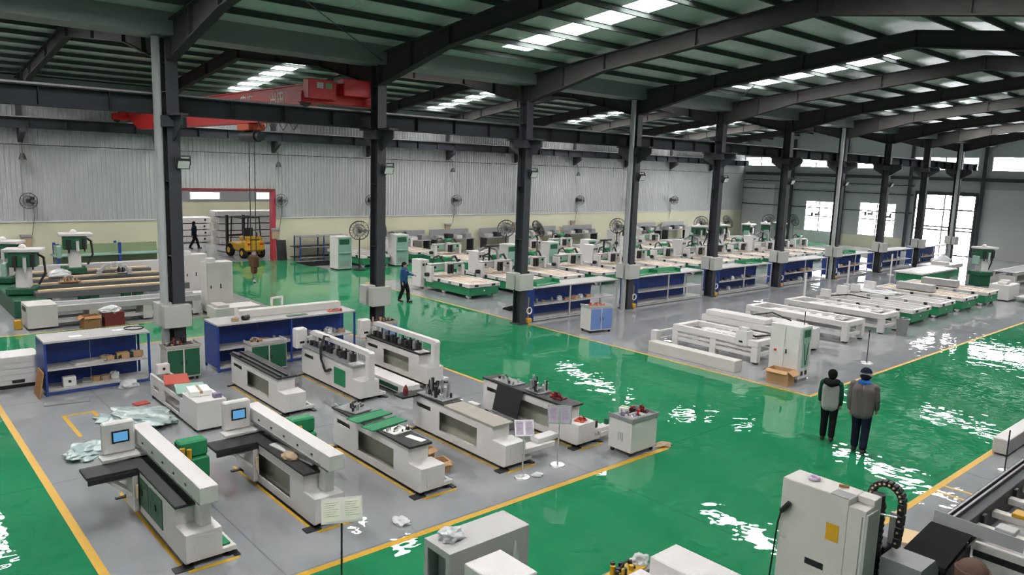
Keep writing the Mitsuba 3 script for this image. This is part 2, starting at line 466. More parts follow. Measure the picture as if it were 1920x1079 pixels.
ce = struct('ceiling', bx(XL, XE, YN - 2.4, YN, 8.98, 9.06, 0), 'roof')
edges = []
x = XL
for lx in LIGHT_X:
    a, b = lx - LIGHT_W, lx + LIGHT_W
    if a > x:
        m = max(1, round((a - x) / 2.85))
        edges += [(x + (a - x) * i / m, x + (a - x) * (i + 1) / m, False) for i in range(m)]
    if b > XL and a < XE:
        edges.append((max(a, XL), min(b, XE), True))
        x = b
if x < XE:
    m = max(1, round((XE - x) / 2.85))
    edges += [(x + (XE - x) * i / m, x + (XE - x) * (i + 1) / m, False) for i in range(m)]
for s, ((y0, y1), (r0, r1)) in enumerate(zip(slopes, runs)):
    for a, b, lit in edges:
        if not lit:
            part(ce, 'roof_sheet', sheet(a + 0.006, b - 0.006, y0, y1), 'roof')
        else:
            part(ce, 'roof_sheet', sheet(a, b, y0, r0), 'roof')
            part(ce, 'roof_sheet', sheet(a, b, r1, y1), 'roof')
            z0, z1 = zr(r0) + 0.02, zr(r1) + 0.02
            part(ce, 'roof_light', quad((a, r0, z0), (a, r1, z1), (b, r1, z1), (b, r0, z0)), 'wall_pale', label='translucent roof light', emitter=emitter(SKY_L, SKY_RGB, 6.0))
    for i in range(8):
        d = 0.3 + 1.3 * i
        y = y0 + d if s in (0, 2) else y1 - d
        z = zr(y)
        part(ce, 'purlin', cat([bx(XL, XE, y - 0.04, y + 0.04, z - 0.02, z - 0.008, 0), bx(XL, XE, y - 0.01, y + 0.01, z - 0.15, z - 0.008, 0), bx(XL, XE, y - 0.04, y + 0.04, z - 0.15, z - 0.135, 0)]), 'purlin')


def rafter(x, y0, y1):
    """gable rafter of one span, deep at its two columns"""
    top = lambda y: zr(y) - 0.16
    ym = (y0 + y1) / 2
    ycs = [y0, y0 + 3.6, ym, y1 - 3.6, y1]
    dep = [0.95, 0.52, 0.50, 0.52, 0.95]
    up = [(y, top(min(max(y, y0 + 1e-3), y1 - 1e-3))) for y in (y0, ym, y1)]
    lo = [(y, top(min(max(y, y0 + 1e-3), y1 - 1e-3)) - d) for y, d in zip(ycs, dep)]
    web = ext(Polygon(up + lo[::-1]), x - 0.012, x + 0.012, 'x')
    fu = ext(Polygon(up + [(y, z - 0.03) for y, z in up[::-1]]), x - 0.12, x + 0.12, 'x')
    fl_ = ext(Polygon([(y, z + 0.03) for y, z in lo] + lo[::-1]), x - 0.12, x + 0.12, 'x')
    st = [bx(x - 0.11, x + 0.11, y - 0.012, y + 0.012, np.interp(y, [p[0] for p in lo], [p[1] for p in lo]), top(y), 0) for y in (y0 + 1.8, y0 + 3.6, y0 + 7, ym, y1 - 7, y1 - 3.6, y1 - 1.8)]
    return cat([web, fu, fl_] + st)


r0 = rafter(0, YC, YW)
r1 = rafter(0, YN, YC)
for k in range(-2, 10):
    x = C1 + BAY * k
    part(ce, 'rafter', mv(r1, x, 0), 'rafter')
    part(ce, 'rafter', mv(r0, x, 0), 'rafter')
part(ce, 'valley_gutter', cat([bx(XL, XE, YC - 0.45, YC + 0.45, 8.52, 8.55, 0), bx(XL, XE, YC - 0.47, YC - 0.45, 8.52, 9.06, 0), bx(XL, XE, YC + 0.45, YC + 0.47, 8.52, 9.06, 0)]), 'gutter')
part(ce, 'eaves_gutter', bx(XL, XE, YW - 0.4, YW - 0.05, 8.75, 9.0, 0), 'gutter')
for k in (0, 3, 6):
    for s in (-1, 1):
        a = np.array([C1 + BAY * k + 0.1, YC + 0.4, 8.6]); b = np.array([C1 + BAY * (k + 1) - 0.1, YC + 5.6, 9.2])
        if s < 0:
            a, b = np.array([C1 + BAY * (k + 1) - 0.1, YC - 0.4, 8.6]), np.array([C1 + BAY * k + 0.1, YC - 5.6, 9.2])
        part(ce, 'brace_rod', cyl(a, b, 0.012, 6), 'steel')
# ------------------------------------------------------------------ columns, crane rails, bridge crane, wall fittings
NTH = ['first', 'second', 'third', 'fourth', 'fifth', 'sixth', 'seventh', 'eighth', 'ninth', 'tenth', 'eleventh', 'twelfth', 'thirteenth', 'fourteenth']
col = Proto()
col.add('shaft', cat([bx(-0.15, 0.15, -0.2, -0.186, 0.02, 8.6, 0), bx(-0.15, 0.15, 0.186, 0.2, 0.02, 8.6, 0), bx(-0.006, 0.006, -0.19, 0.19, 0.02, 8.6, 0)]
                     + [bx(-0.148, 0.148, -0.186, 0.186, z, z + 0.012, 0) for z in (1.2, 3.1, 5.0, 7.2)]), 'steel')
col.add('base_plate', bx(-0.22, 0.22, -0.26, 0.26, 0, 0.03, 0.004), 'steel')
col.add('corbel', cat([bx(-0.16, 0.16, 0.2, 0.85, 6.62, 6.68, 0.004), ext(Polygon([(0.2, 6.0), (0.85, 6.4), (0.85, 6.62), (0.2, 6.62)]), -0.02, 0.02, 'x'), bx(-0.16, 0.16, -0.85, -0.2, 6.62, 6.68, 0.004),
                       ext(Polygon([(-0.2, 6.0), (-0.2, 6.62), (-0.85, 6.62), (-0.85, 6.4)]), -0.02, 0.02, 'x'), bx(-0.3, 0.3, -0.3, 0.3, 6.35, 6.62, 0.01)]), 'steel')
col.add('junction_box', bx(-0.45, 0.22, -0.46, -0.22, 1.30, 1.88, 0.01), 'box', label='pale grey electrical box on the face of the column')
col.add('junction_box', bx(-0.52, -0.17, -0.18, 0.22, 1.32, 1.92, 0.01), 'box', label='pale grey electrical box on the side of the column')
colp = Proto()
colp.parts = list(col.parts)
colp.used = {k: set(v) for k, v in col.used.items()}
colp.add('rain_pipe', cat([cyl((-0.33, -0.1, 0.0), (-0.33, -0.1, 8.5), 0.10, 16)] + [cyl((-0.33, -0.1, z), (-0.33, -0.1, z + 0.05), 0.107, 16) for z in (0.5, 2.6, 4.7, 6.8, 8.0)]), 'pipe', label='pale grey rain water pipe', smooth=40)
for k in range(10):
    x = C1 + BAY * k
    piped = k in (0, 3, 6, 9)
    near = ['between the two left blue workbenches', 'beside the heaped tool cart', 'at the left end of the middle workbench row', 'between first and second middle row workbenches',
            'between the second and third middle row workbenches', 'between the third and fourth middle row workbenches', 'between fourth and fifth middle row workbenches', 'in front of the rightmost far window', 'at the left side of the far glazed door', 'before the far glazed door'][k]
    put('steel_column', colp if piped else col, 'dark steel column %s%s, %s from left' % ('with rain pipe ' if piped else '', near, NTH[k]), 'column', (x, YC, 0))

rail = cat([bx(-8.9, XE - 0.3, -0.17, 0.17, 7.13, 7.16, 0), bx(-8.9, XE - 0.3, -0.14, 0.14, 6.68, 6.71, 0), bx(-8.9, XE - 0.3, -0.01, 0.01, 6.7, 7.14, 0)] + [bx(x, x + 0.015, -0.15, 0.15, 6.7, 7.14, 0) for x in np.arange(-8.4, XE - 1, 1.505)])
for nm, y, lab in (('crane_rail_beam', YC + 0.62, 'dark steel crane rail beam running along the row of columns'), ('crane_rail_beam', YW - 0.62, 'dark steel crane rail beam along the back wall, behind the red crane')):
    p = Proto()
    p.add('girder', mv(rail, 0, y), 'rail')
    p.add('track', bx(-8.9, XE - 0.3, y - 0.03, y + 0.03, 7.16, 7.22, 0.004), 'iron')
    if y > 30:
        for k in range(-2, 10):
            x = C1 + BAY * k
            p.add('bracket', cat([ext(Polygon([(YW - 0.9, 6.68), (YW - 0.9, 6.5), (YW - 0.1, 6.05), (YW - 0.1, 6.68)]), x - 0.1, x + 0.1, 'x')]), 'steel')
    put(nm, p, lab, 'crane rail')
p = Proto()
p.add('', tube([(-8.9, YW - 0.25, 5.95), (XE - 0.3, YW - 0.25, 5.95)], 0.02, 6), 'steel')
put('cable_conduit', p, 'thin dark conduit running along the ribbed back wall below the crane rail', 'conduit')

# red bridge crane
g = Proto()
GX = 10.95
YA, YB = YC + 0.62, YW - 0.62
gird = g.add('girder', cat([ext(Polygon([(YA - 0.3, 7.40), (YA + 0.6, 7.36), (YA + 2.0, 6.86), (YB - 2.0, 6.86), (YB - 0.6, 7.36), (YB + 0.3, 7.40), (YB + 0.3, 7.9), (YA - 0.3, 7.9)]), GX - 0.22, GX + 0.22, 'x'),
                            bx(GX - 0.28, GX + 0.28, YA - 0.3, YB + 0.3, 7.88, 7.92, 0)]), 'red')
for ya, sgn in ((YA, 1), (YB, -1)):
    tk = g.add('end_truck', cat([bx(GX - 0.8, GX + 1.95, ya - 0.16, ya + 0.16, 7.30, 7.62, 0.02), bx(GX - 0.5, GX + 0.6, ya - 0.2, ya + 0.2, 7.55, 7.9, 0.02)]), 'red')
    for x in (GX - 0.6, GX + 1.7):
        g.add(tk + '__wheel', cyl((x, ya - 0.08, 7.33), (x, ya + 0.08, 7.33), 0.15, 16), 'black', smooth=30)
g.add('drive_box', bx(GX + 0.35, GX + 1.25, YA - 0.55, YA - 0.12, 7.55, 8.05, 0.02), 'red')
cb = g.add('control_box', bx(GX - 0.75, GX + 0.02, YA - 0.52, YA - 0.15, 7.4, 7.95, 0.02), 'red')
g.add(cb + '__label_plate', bx(GX - 0.5, GX - 0.3, YA - 0.53, YA - 0.515, 7.7, 7.86, 0.002), 'light_grey')
g.add(cb + '__window', bx(GX - 0.24, GX - 0.02, YA - 0.535, YA - 0.525, 7.7, 7.86, 0.002), 'olive')


def stroke_sign(n, rng):
    """three Chinese-like sign characters as strokes on the girder, too small to read in the photo"""
    ms = []
    for i in range(n):
        o = i * 0.62
        for a, b, c, d in ((0.05, 0.5, 0.40, 0.45), (0.05, 0.5, 0.22, 0.27), (0.05, 0.5, 0.03, 0.08), (0.05, 0.10, 0.03, 0.45), (0.45, 0.5, 0.03, 0.45), (0.25, 0.30, 0.0, 0.5)):
            if rng.random() < 0.86:
                ms.append((o + a, o + b, c, d))
    return ms


rg = random.Random(4)
for y0 in (YA + 2.2, YA + 4.6, YA + 7.6):
    ms = [bx(GX - 0.232, GX - 0.222, y0 + a * 0.9, y0 + b * 0.9, 7.3 + c, 7.3 + d, 0) for a, b, c, d in stroke_sign(2, rg)]
    g.add(gird + '__lettering', cat(ms), 'paper')
loops = []
for i in range(5):
    a = YA + 1.0 + 0.75 * i
    loops += [(GX - 0.3, a + 0.75 * t, 6.9 - 0.34 * math.sin(math.pi * t)) for t in (0, 0.2, 0.5, 0.8)]
g.add('festoon_cable', tube(loops, 0.012, 5), 'black')
put('bridge_crane', g, 'red overhead bridge crane spanning from the columns to the back wall', 'crane')
h = Proto()
HX, HY = GX, 26.25
h.add('trolley', cat([bx(HX - 0.3, HX + 0.3, HY - 0.5, HY + 0.5, 6.62, 6.84, 0.02)]), 'orange')
h.add('drum', cyl((HX, HY - 0.6, 6.42), (HX, HY + 0.35, 6.42), 0.2, 18), 'black', smooth=30)
h.add('motor', cyl((HX, HY + 0.35, 6.42), (HX, HY + 0.7, 6.42), 0.18, 16), 'steel', smooth=30)
h.add('gearbox', cyl((HX, HY - 0.85, 6.42), (HX, HY - 0.6, 6.42), 0.15, 16), 'steel', smooth=30)
for y in (HY - 0.25, HY + 0.2):
    h.add('hoist_rope', cyl((HX, y, 2.2), (HX, y, 6.4), 0.015, 6), 'black')
hb = h.add('hook_block', cat([bx(HX - 0.1, HX + 0.1, HY - 0.28, HY + 0.22, 1.85, 2.25, 0.03), cyl((HX - 0.06, HY - 0.03, 1.75), (HX + 0.06, HY - 0.03, 1.75), 0.16, 16)]), 'skirt')
th = np.linspace(-0.3, math.pi * 1.35, 12)
h.add(hb + '__hook', tube([(HX, HY - 0.03, 1.65), (HX, HY - 0.03, 1.5)] + [(HX, HY - 0.03 + 0.1 * math.sin(t), 1.38 + 0.11 * math.cos(t)) for t in th], 0.035, 8), 'iron')
put('electric_hoist', h, 'dark electric hoist with orange trolley and hanging hook under the red crane', 'hoist')

# floodlights on columns
fl_ = Proto()
fl_.add('housing', rot(bx(-0.17, 0.17, -0.05, 0.05, -0.13, 0.13, 0.02), 25, (1, 0, 0)), 'black')
fl_.add('lens', rot(bx(-0.14, 0.14, -0.056, -0.05, -0.1, 0.1, 0.002), 25, (1, 0, 0)), 'lens')
fl_.add('bracket', cat([bx(-0.19, -0.17, -0.02, 0.02, -0.02, 0.2, 0), bx(0.17, 0.19, -0.02, 0.02, -0.02, 0.2, 0), bx(-0.32, 0.19, -0.02, 0.02, 0.18, 0.21, 0)]), 'steel')
for k in range(0, 8):
    put('floodlight', fl_, 'small square floodlight high on the %s steel column from the left' % NTH[k], 'floodlight', (C1 + BAY * k + 0.17, YC - 0.3, 5.45), 0, 'floodlights on the steel columns')


def fan_head(p, R, pre='', y=0.0, w=1.0):
    """caged fan facing -y"""
    rings = []
    for rr, yy in ((R, 0.0), (R * 0.98, -0.05), (R * 0.98, 0.05), (R * 0.6, -0.09), (R * 0.3, -0.11), (R * 0.6, 0.09)):
        m = trimesh.creation.torus(rr, 0.008 * w, major_sections=28, minor_sections=5)
        rings.append(mv(rot(m, 90, (1, 0, 0)), 0, y + yy))
    for i in range(18):
        t = 2 * math.pi * i / 18
        c, s = math.cos(t), math.sin(t)
        rings.append(tube([(c * 0.08, y - 0.115, s * 0.08), (c * R * 0.6, y - 0.09, s * R * 0.6), (c * R, y - 0.03, s * R), (c * R, y + 0.03, s * R), (c * R * 0.6, y + 0.09, s * R * 0.6), (c * 0.1, y + 0.11, s * 0.1)], 0.0045 * w, 4))
    cg = p.add(pre + 'cage', cat(rings), 'black')
    for i in range(3):
        t = 120 * i
        bl = Polygon([(0.05, -0.03), (R * 0.45, -R * 0.20), (R * 0.88, -R * 0.16), (R * 0.9, R * 0.12), (R * 0.5, R * 0.16), (0.05, 0.03)])
        m = rot(ext(bl, -0.006, 0.006), 90, (1, 0, 0))
        m = rot(m, 22, (1, 0, 0))
        p.add(pre + 'blade', mv(rot(m, t, (0, 1, 0)), 0, y), 'mid_grey')
    p.add(pre + 'motor', cat([cyl((0, y - 0.12, 0), (0, y + 0.28, 0), 0.085, 14)]), 'black', smooth=30)


wf = Proto()
fan_head(wf, 0.36)
wf.add('wall_bracket', cat([tube([(0, 0.25, 0), (0, 0.62, 0)], 0.03, 8), bx(-0.1, 0.1, 0.6, 0.64, -0.16, 0.16, 0.005)]), 'black')
wf.add('cable', tube([(0.03, 0.6, -0.1), (0.05, 0.62, -0.8), (-0.08, 0.62, -1.6)], 0.012, 5), 'steel')
for i, x in enumerate((6.5, 18.6, 24.4, 30.9, 36.8, 42.8, 48.8, 54.7)):
    put('wall_fan', wf, 'black caged fan on the ribbed back wall, %s from the left' % NTH[i], 'fan', (x, YW - 0.66, 3.42), -22, 'fans on the back wall')
eb = Proto()
eb.add('body', bx(-0.2, 0.2, -0.16, 0, -0.28, 0.28, 0.02), 'tan')
eb.add('cover', bx(-0.24, 0.24, -0.2, 0.0, 0.2, 0.34, 0.02), 'mid_grey')
for i, x in enumerate((6.4, 18.5, 30.65, 36.7, 42.7)):
    put('switch_box', eb, 'small brown switch box on the cream wall under a wall fan, %s from the left' % NTH[i], 'switch box', (x, YW, 1.5), 0, 'switch boxes on the back wall')
wl = Proto()
wl.add('arm', tube([(0, 0.3, 0.75), (0, 0.0, 0.65), (0, -0.1, 0.15)], 0.015, 6), 'steel')
wl.add('lamp_head', cat([cyl((0, -0.1, -0.12), (0, -0.1, 0.16), 0.17, 14, 0.07)]), 'steel')
for i, x in enumerate((6.4, 18.57, 30.7, 42.7)):
    put('wall_lamp', wl, 'small dark lamp hanging from a bracket high on the back wall, %s from the left' % NTH[i], 'lamp', (x, YW - 0.35, 5.4), 0, 'lamps on the back wall')
# fans high on the end wall and air lamps
for i, (y, z) in enumerate(((33.1, 2.55), (28.4, 2.9), (26.9, 2.75))):
    put('wall_fan', wf, 'black fan silhouetted in front of the far bright window, %s from the left' % NTH[i], 'fan', (XE - 0.68, y, z), 65, 'fans in front of the far windows')
# ------------------------------------------------------------------ drilling machines in the front left work area
FEET = [(0.06, 0.1), (0.62, 0.1), (0.06, 2.95), (0.62, 2.95)]


def machine_base(p, window=True, doors=False, top='belt', white_top=False, panel=None):
    """cabinet bed 3 m long along +y, 0.42 wide, with a low tray on the +x side; near end at y = 0"""
    holes = [(0.85, 2.1, 0.2, 0.6), (2.4, 2.92, 0.52, 0.61)] if window else [(2.4, 2.92, 0.52, 0.61)]
    body = [plate_x(0.0, 0.02, 0.38, 3.05, 0.1, 0.76, holes), plate_x(0.40, 0.42, 0.38, 3.05, 0.1, 0.76, [(0.6, 2.6, 0.2, 0.6)]),
            bx(0.02, 0.4, 0.38, 0.4, 0.1, 0.76, 0), bx(0.02, 0.4, 3.03, 3.05, 0.1, 0.76, 0), bx(0.0, 0.42, 0.38, 3.05, 0.74, 0.77, 0.004),
            bx(0.0, 0.42, 0.38, 3.05, 0.08, 0.12, 0.004)]
    p.add('bed', cat(body), 'white')
    p.add('inner_panel', bx(0.2, 0.23, 0.42, 3.0, 0.12, 0.72, 0), 'inner')
    p.add('end_block', bx(0.0, 0.5, -0.02, 0.40, 0.09, 0.5, 0.006), 'white')
    p.add('end_cover', bx(0.12, 0.4, -0.026, -0.018, 0.13, 0.45, 0.003), 'white')
    p.add('base_frame', cat([bx(0.0, 0.72, 0.02, 0.1, 0.07, 0.14, 0.006), bx(0.0, 0.72, 2.92, 3.0, 0.07, 0.14, 0.006), bx(0.0, 0.07, 0.02, 3.0, 0.06, 0.12, 0.006), bx(0.65, 0.72, 0.02, 3.0, 0.07, 0.13, 0.006)]), 'white')
    p.add('skirt', bx(0.008, 0.62, 0.14, 2.95, 0.045, 0.07, 0.003), 'skirt')
    for x, y in FEET:
        sx = -1 if x < 0.3 else 1
        p.add('foot', cat([bx(x - 0.04 + (0.17 if sx > 0 else -0.17), x + 0.04, y - 0.04 - (0.1 if y < 1 else 0), y + 0.03, 0.0, 0.02, 0.004), cyl((x, y, 0.0), (x, y, 0.022), 0.075, 14), cyl((x, y, 0.02), (x, y, 0.09), 0.022, 8)]), 'black', smooth=30)
    if top:
        p.add('table_top', bx(-0.03, 0.45, 0.30, 3.07, 0.77, 0.815, 0.006), top)
    if doors:
        for y0 in (0.95, 1.62):
            d = p.add('door', bx(-0.012, 0.0, y0, y0 + 0.62, 0.2, 0.66, 0.004), 'dark_green', label='dark green door')
            p.add(d + '__handle', bx(-0.028, -0.012, y0 + 0.27, y0 + 0.33, 0.4, 0.48, 0.003), 'black')


def beam_machine(p):
    """overhead beam, posts, side wing, control panel and the green hydraulic unit"""
    p.add('beam', bx(0.15, 0.40, -0.2, 3.0, 0.97, 1.21, 0.006), 'white')
    p.add('beam_rail', cat([bx(0.16, 0.39, -0.1, 2.95, 0.93, 0.97, 0.004), bx(0.138, 0.15, 0.1, 2.9, 0.985, 1.0, 0)]), 'mid_grey')
    for y in np.arange(0.35, 2.9, 0.5):
        p.add('beam_clip', bx(0.14, 0.15, y, y + 0.05, 1.06, 1.09, 0.002), 'black')
    for y in np.arange(0.5, 2.7, 0.3):
        p.add('press_wheel', cyl((0.3, y, 0.87), (0.33, y, 0.87), 0.055, 12), 'mid_grey', smooth=30)
    p.add('post', bx(0.25, 0.41, 0.14, 0.36, 0.5, 0.97, 0.006), 'white')
    p.add('post', bx(0.2, 0.4, 2.75, 3.0, 0.76, 0.98, 0.008), 'white')
    w = p.add('side_table', bx(-0.74, 0.0, 2.05, 2.5, 0.765, 0.815, 0.006), 'belt', label='black side table')
    p.add(w + '__apron', bx(-0.72, 0.0, 2.05, 2.08, 0.68, 0.765, 0.004), 'black')
    tri = Polygon([(-0.5, 0.7), (0.0, 0.7), (0.0, 0.24)]).difference(Polygon([(-0.36, 0.64), (-0.1, 0.64), (-0.1, 0.40)]))
    m = trimesh.creation.extrude_polygon(tri, 0.03)
    m = trimesh.Trimesh(np.c_[m.vertices[:, 0], m.vertices[:, 2] + 2.09, m.vertices[:, 1]], m.faces[:, ::-1], process=False)
    p.add(w + '__bracket', m, 'white')
    p.add(w + '__bracket', mv(m, 0, 0.34), 'white')
    p.add('leg', bx(-0.1, -0.02, 2.05, 2.48, 0.1, 0.7, 0.008), 'white')
    p.add('air_filter', cat([cyl((-0.06, 1.99, 0.42), (-0.06, 1.99, 0.56), 0.022, 10), cyl((-0.06, 1.99, 0.34), (-0.06, 1.99, 0.42), 0.016, 8)]), 'card_light', smooth=30)
    c = p.add('control_panel', bx(-0.36, 0.12, 2.66, 2.80, 0.88, 1.40, 0.03), 'white', label='upright white control panel')
    s = p.add(c + '__screen', bx(-0.23, 0.03, 2.648, 2.66, 1.06, 1.26, 0.004), 'black')
    p.add('screen_display', quad((-0.205, 2.646, 1.085), (0.005, 2.646, 1.085), (0.005, 2.646, 1.235), (-0.205, 2.646, 1.235)), 'black', label='lit blue touch screen',
          emitter=emitter(0.42, (0.16, 0.55, 1.0), 0.02))
    p.add('panel_shelf', rot(bx(-0.42, 0.3, 2.46, 2.72, 0.83, 0.88, 0.01), 0, (1, 0, 0)), 'white')
    p.add('panel_arm', bx(0.02, 0.16, 2.7, 2.95, 0.76, 0.86, 0.006), 'white')
    h = p.add('hydraulic_unit', cat([bx(0.56, 1.06, 1.98, 2.3, 0.42, 0.78, 0.02)]), 'green', label='green hydraulic unit')
    p.add(h + '__motor', cat([bx(0.6, 1.06, 2.05, 2.3, 0.78, 1.06, 0.03)]), 'green')
    p.add(h + '__pump', cat([cyl((0.64, 2.02, 0.78), (0.64, 2.02, 0.98), 0.045, 12), cyl((0.74, 2.0, 0.78), (0.74, 2.0, 0.95), 0.04, 12)]), 'fork_yellow', smooth=30)
    p.add(h + '__stand', cat([bx(0.58, 0.64, 2.0, 2.06, 0, 0.43, 0.004), bx(0.98, 1.04, 2.0, 2.06, 0, 0.43, 0.004), bx(0.58, 0.64, 2.22, 2.28, 0, 0.43, 0.004), bx(0.98, 1.04, 2.22, 2.28, 0, 0.43, 0.004)]), 'dark_green')
    p.add('tray', bx(0.44, 0.66, 0.12, 1.0, 0.13, 0.16, 0.004), 'green', label='green drip tray')


MY = 10.14
m1 = Proto(); machine_base(m1, window=False, doors=True); beam_machine(m1)
put('drilling_machine', m1, 'white drilling machine with lit blue screen and dark green doors, nearest the left yellow line', 'machine', (3.2, MY, 0))
m2 = Proto(); machine_base(m2); beam_machine(m2)
put('drilling_machine', m2, 'white drilling machine with lit blue screen and open window bed, behind the cream notice stand', 'machine', (5.12, MY, 0))
strip = Proto()
strip.add('', bx(-0.07, 0.07, -0.62, 0.62, 0, 0.03, 0.006), 'white')
put('profile_strip', strip, 'long white strip lying on the black table of the second machine from the left', 'strip', (5.33, MY + 1.15, 0.816), 8)


def crumple(seed, sx, sy, sz, n=3, amp=0.35):
    """a loose crumpled bundle resting on z = 0"""
    m = trimesh.creation.icosphere(subdivisions=n, radius=1.0)
    v = np.array(m.vertices)
    r = 1 + amp * (meshkit.fbm(v * 1.7 + seed) - 0.5) * 2 + 0.5 * amp * (meshkit.noise(v * 5.0 + seed * 3) - 0.5)
    v = v * r[:, None] * [sx, sy, sz]
    v[:, 2] = np.maximum(v[:, 2] + 0.35 * sz, 0)
    return trimesh.Trimesh(v, m.faces, process=False)


one('work_gloves', crumple(3.1, 0.12, 0.17, 0.07), 'tan', 'tan cloth gloves lying on the edge of the black table beside the white strip', 'gloves', loc=(5.22, MY + 1.05, 0.815), smooth=40)

m3 = Proto(); machine_base(m3, top='black')
put('drilling_machine', m3, 'unfinished white machine bed with two green cover plates lying across its top', 'machine', (7.08, MY, 0))
cv = Proto()
cv.add('', cat([bx(-0.42, 0.42, -0.16, 0.16, 0.0, 0.02, 0.004), bx(-0.42, 0.42, -0.17, -0.15, 0.0, 0.03, 0.003), bx(-0.42, 0.42, 0.15, 0.17, 0, 0.03, 0.003)]), 'green')
put('cover_plate', cv, 'green sheet metal cover lying across the white bed, nearer the camera of the two', 'cover', (7.33, MY + 1.55, 0.815), 10, 'green covers on the white bed')
put('cover_plate', cv, 'green sheet metal cover lying across the white bed, farther of the two', 'cover', (7.33, MY + 2.08, 0.815), 8, 'green covers on the white bed')


def gadget(seed, n, sx, sy, sz, mats=('black', 'mid_grey', 'chrome')):
    """a small mechanical unit of blocks, shafts and hoses: parts by material"""
    r = random.Random(seed)
    p = Proto()
    p.add('base_plate', bx(-sx / 2, sx / 2, -sy / 2, sy / 2, 0, 0.025, 0.004), mats[1])
    for i in range(int(n * 1.7)):
        x, y = r.uniform(-0.42, 0.42) * sx, r.uniform(-0.42, 0.42) * sy
        a, b, hh = r.uniform(0.03, 0.07), r.uniform(0.03, 0.07), r.uniform(0.25, 1.0) * sz
        m = mats[i % len(mats)]
        if r.random() < 0.3:
            p.add('rod', cyl((x, y, 0.02), (x + r.uniform(-0.1, 0.1), y + r.uniform(-0.12, 0.12), 0.02 + hh), 0.014, 8), m)
        elif r.random() < 0.5:
            p.add(['motor', 'cylinder', 'block'][i % 3], cyl((x, y, 0.02), (x, y, 0.02 + hh), a * 0.6, 12), m, smooth=30)
        else:
            p.add(['block', 'valve', 'bracket'][i % 3], bx(x - a / 2, x + a / 2, y - b / 2, y + b / 2, 0.02, 0.02 + hh, 0.008), m)
    pts = [(-sx * 0.35, -sy * 0.2, sz * 0.5), (-sx * 0.1, 0, sz * 0.95), (sx * 0.15, sy * 0.15, sz * 0.8), (sx * 0.35, sy * 0.3, 0.03)]
    p.add('hose', tube(pts, 0.012, 6), 'black')
    return p


put('drill_head', gadget(11, 7, 0.42, 0.6, 0.14), 'black and grey drill unit at the far end of the bed with green covers', 'drill head', (7.32, MY + 2.68, 0.815), 12)
put('drill_head', gadget(12, 6, 0.4, 0.34, 0.07, ('chrome', 'paper', 'black')), 'flat tray of chrome fittings beside the near green cover', 'fittings tray', (7.33, MY + 1.12, 0.815), 8)
one('paper_sheet', bx(-0.07, 0.07, -0.2, 0.2, 0, 0.004, 0), 'paper', 'white paper sheet on the dark end of the bed with green covers', 'paper', loc=(7.38, MY + 0.6, 0.816), rz=12)


def carton(sx, sy, sz, open_top=True, mat='card'):
    t = 0.012
    ms = [bx(-sx / 2, sx / 2, -sy / 2, -sy / 2 + t, 0, sz, 0), bx(-sx / 2, sx / 2, sy / 2 - t, sy / 2, 0, sz, 0), bx(-sx / 2, -sx / 2 + t, -sy / 2 + t, sy / 2 - t, 0, sz, 0), bx(sx / 2 - t, sx / 2, -sy / 2 + t, sy / 2 - t, 0, sz, 0), bx(-sx / 2, sx / 2, -sy / 2, sy / 2, 0, t, 0)]
    p = Proto()
    p.add('body', cat(ms), mat)
    if open_top:
        for i, (x, y, a, ax) in enumerate(((0, -sy / 2, -50, (1, 0, 0)), (0, sy / 2, 50, (1, 0, 0)), (-sx / 2, 0, 50, (0, 1, 0)), (sx / 2, 0, -50, (0, 1, 0)))):
            w = sx if i < 2 else 0.3 * sx
            d = 0.3 * sy if i < 2 else sy
            f = bx(-w / 2, w / 2, -d / 2, d / 2, -0.004, 0.004, 0)
            off = (0, -d / 2 if i == 0 else d / 2, 0) if i < 2 else ((-w / 2 if i == 2 else w / 2), 0, 0)
            f = rot(mv(f, *off), [35, -35, -35, 35][i], ax)
            p.add('flap', mv(f, x, y, sz), mat)
    else:
        p.add('lid', bx(-sx / 2, sx / 2, -sy / 2, sy / 2, sz - 0.008, sz + 0.003, 0.002), mat)
        p.add('sealing_tape', bx(-0.03, 0.03, -sy / 2 - 0.002, sy / 2 + 0.002, sz - 0.05, sz + 0.006, 0), 'tan')
    return p


put('cardboard_box', carton(0.26, 0.34, 0.30), 'open cardboard box on the floor behind the bed with green covers, taller one', 'box', (8.03, MY + 1.28, 0), 15)
put('cardboard_box', carton(0.3, 0.3, 0.2), 'open cardboard box on the floor beside the bed with green covers, lower one', 'box', (8.05, MY + 0.78, 0), -10)

m4 = Proto(); machine_base(m4, top=None)
m4.add('table_top', bx(-0.03, 0.45, 0.3, 1.9, 0.77, 0.80, 0.006), 'cloth_band', label='bare brown metal half of the table')
m4.add('table_top', bx(-0.03, 0.45, 1.9, 3.07, 0.77, 0.815, 0.006), 'black')
m4.add('side_table', bx(-0.45, 0.0, 2.78, 3.12, 0.765, 0.81, 0.006), 'black')
m4.add('out_arm', bx(0.5, 1.35, 0.02, 0.3, 0.2, 0.3, 0.01), 'white')
m4.add('out_arm', bx(0.95, 1.5, 0.1, 0.34, 0.3, 0.4, 0.01), 'white')
m4.add('side_bracket', bx(0.42, 0.5, 0.55, 1.15, 0.3, 0.36, 0.006), 'white')
put('drilling_machine', m4, 'white machine bed with half brown half black table, behind the left pink notice stand', 'machine', (8.98, MY, 0))
put('drill_head', gadget(21, 13, 0.5, 0.85, 0.3), 'tangle of black and chrome drill heads on the half brown machine table', 'drill head', (9.22, MY + 2.45, 0.815), 5)
one('oil_can', cat([cyl((0, 0, 0), (0, 0, 0.11), 0.055, 14), cyl((0, 0, 0.11), (0, 0, 0.2), 0.05, 14, 0.015)]), 'dark_red', 'small dark red can on the black side table of the bed with the drill heads', 'can', loc=(8.72, MY + 2.95, 0.81), smooth=30)

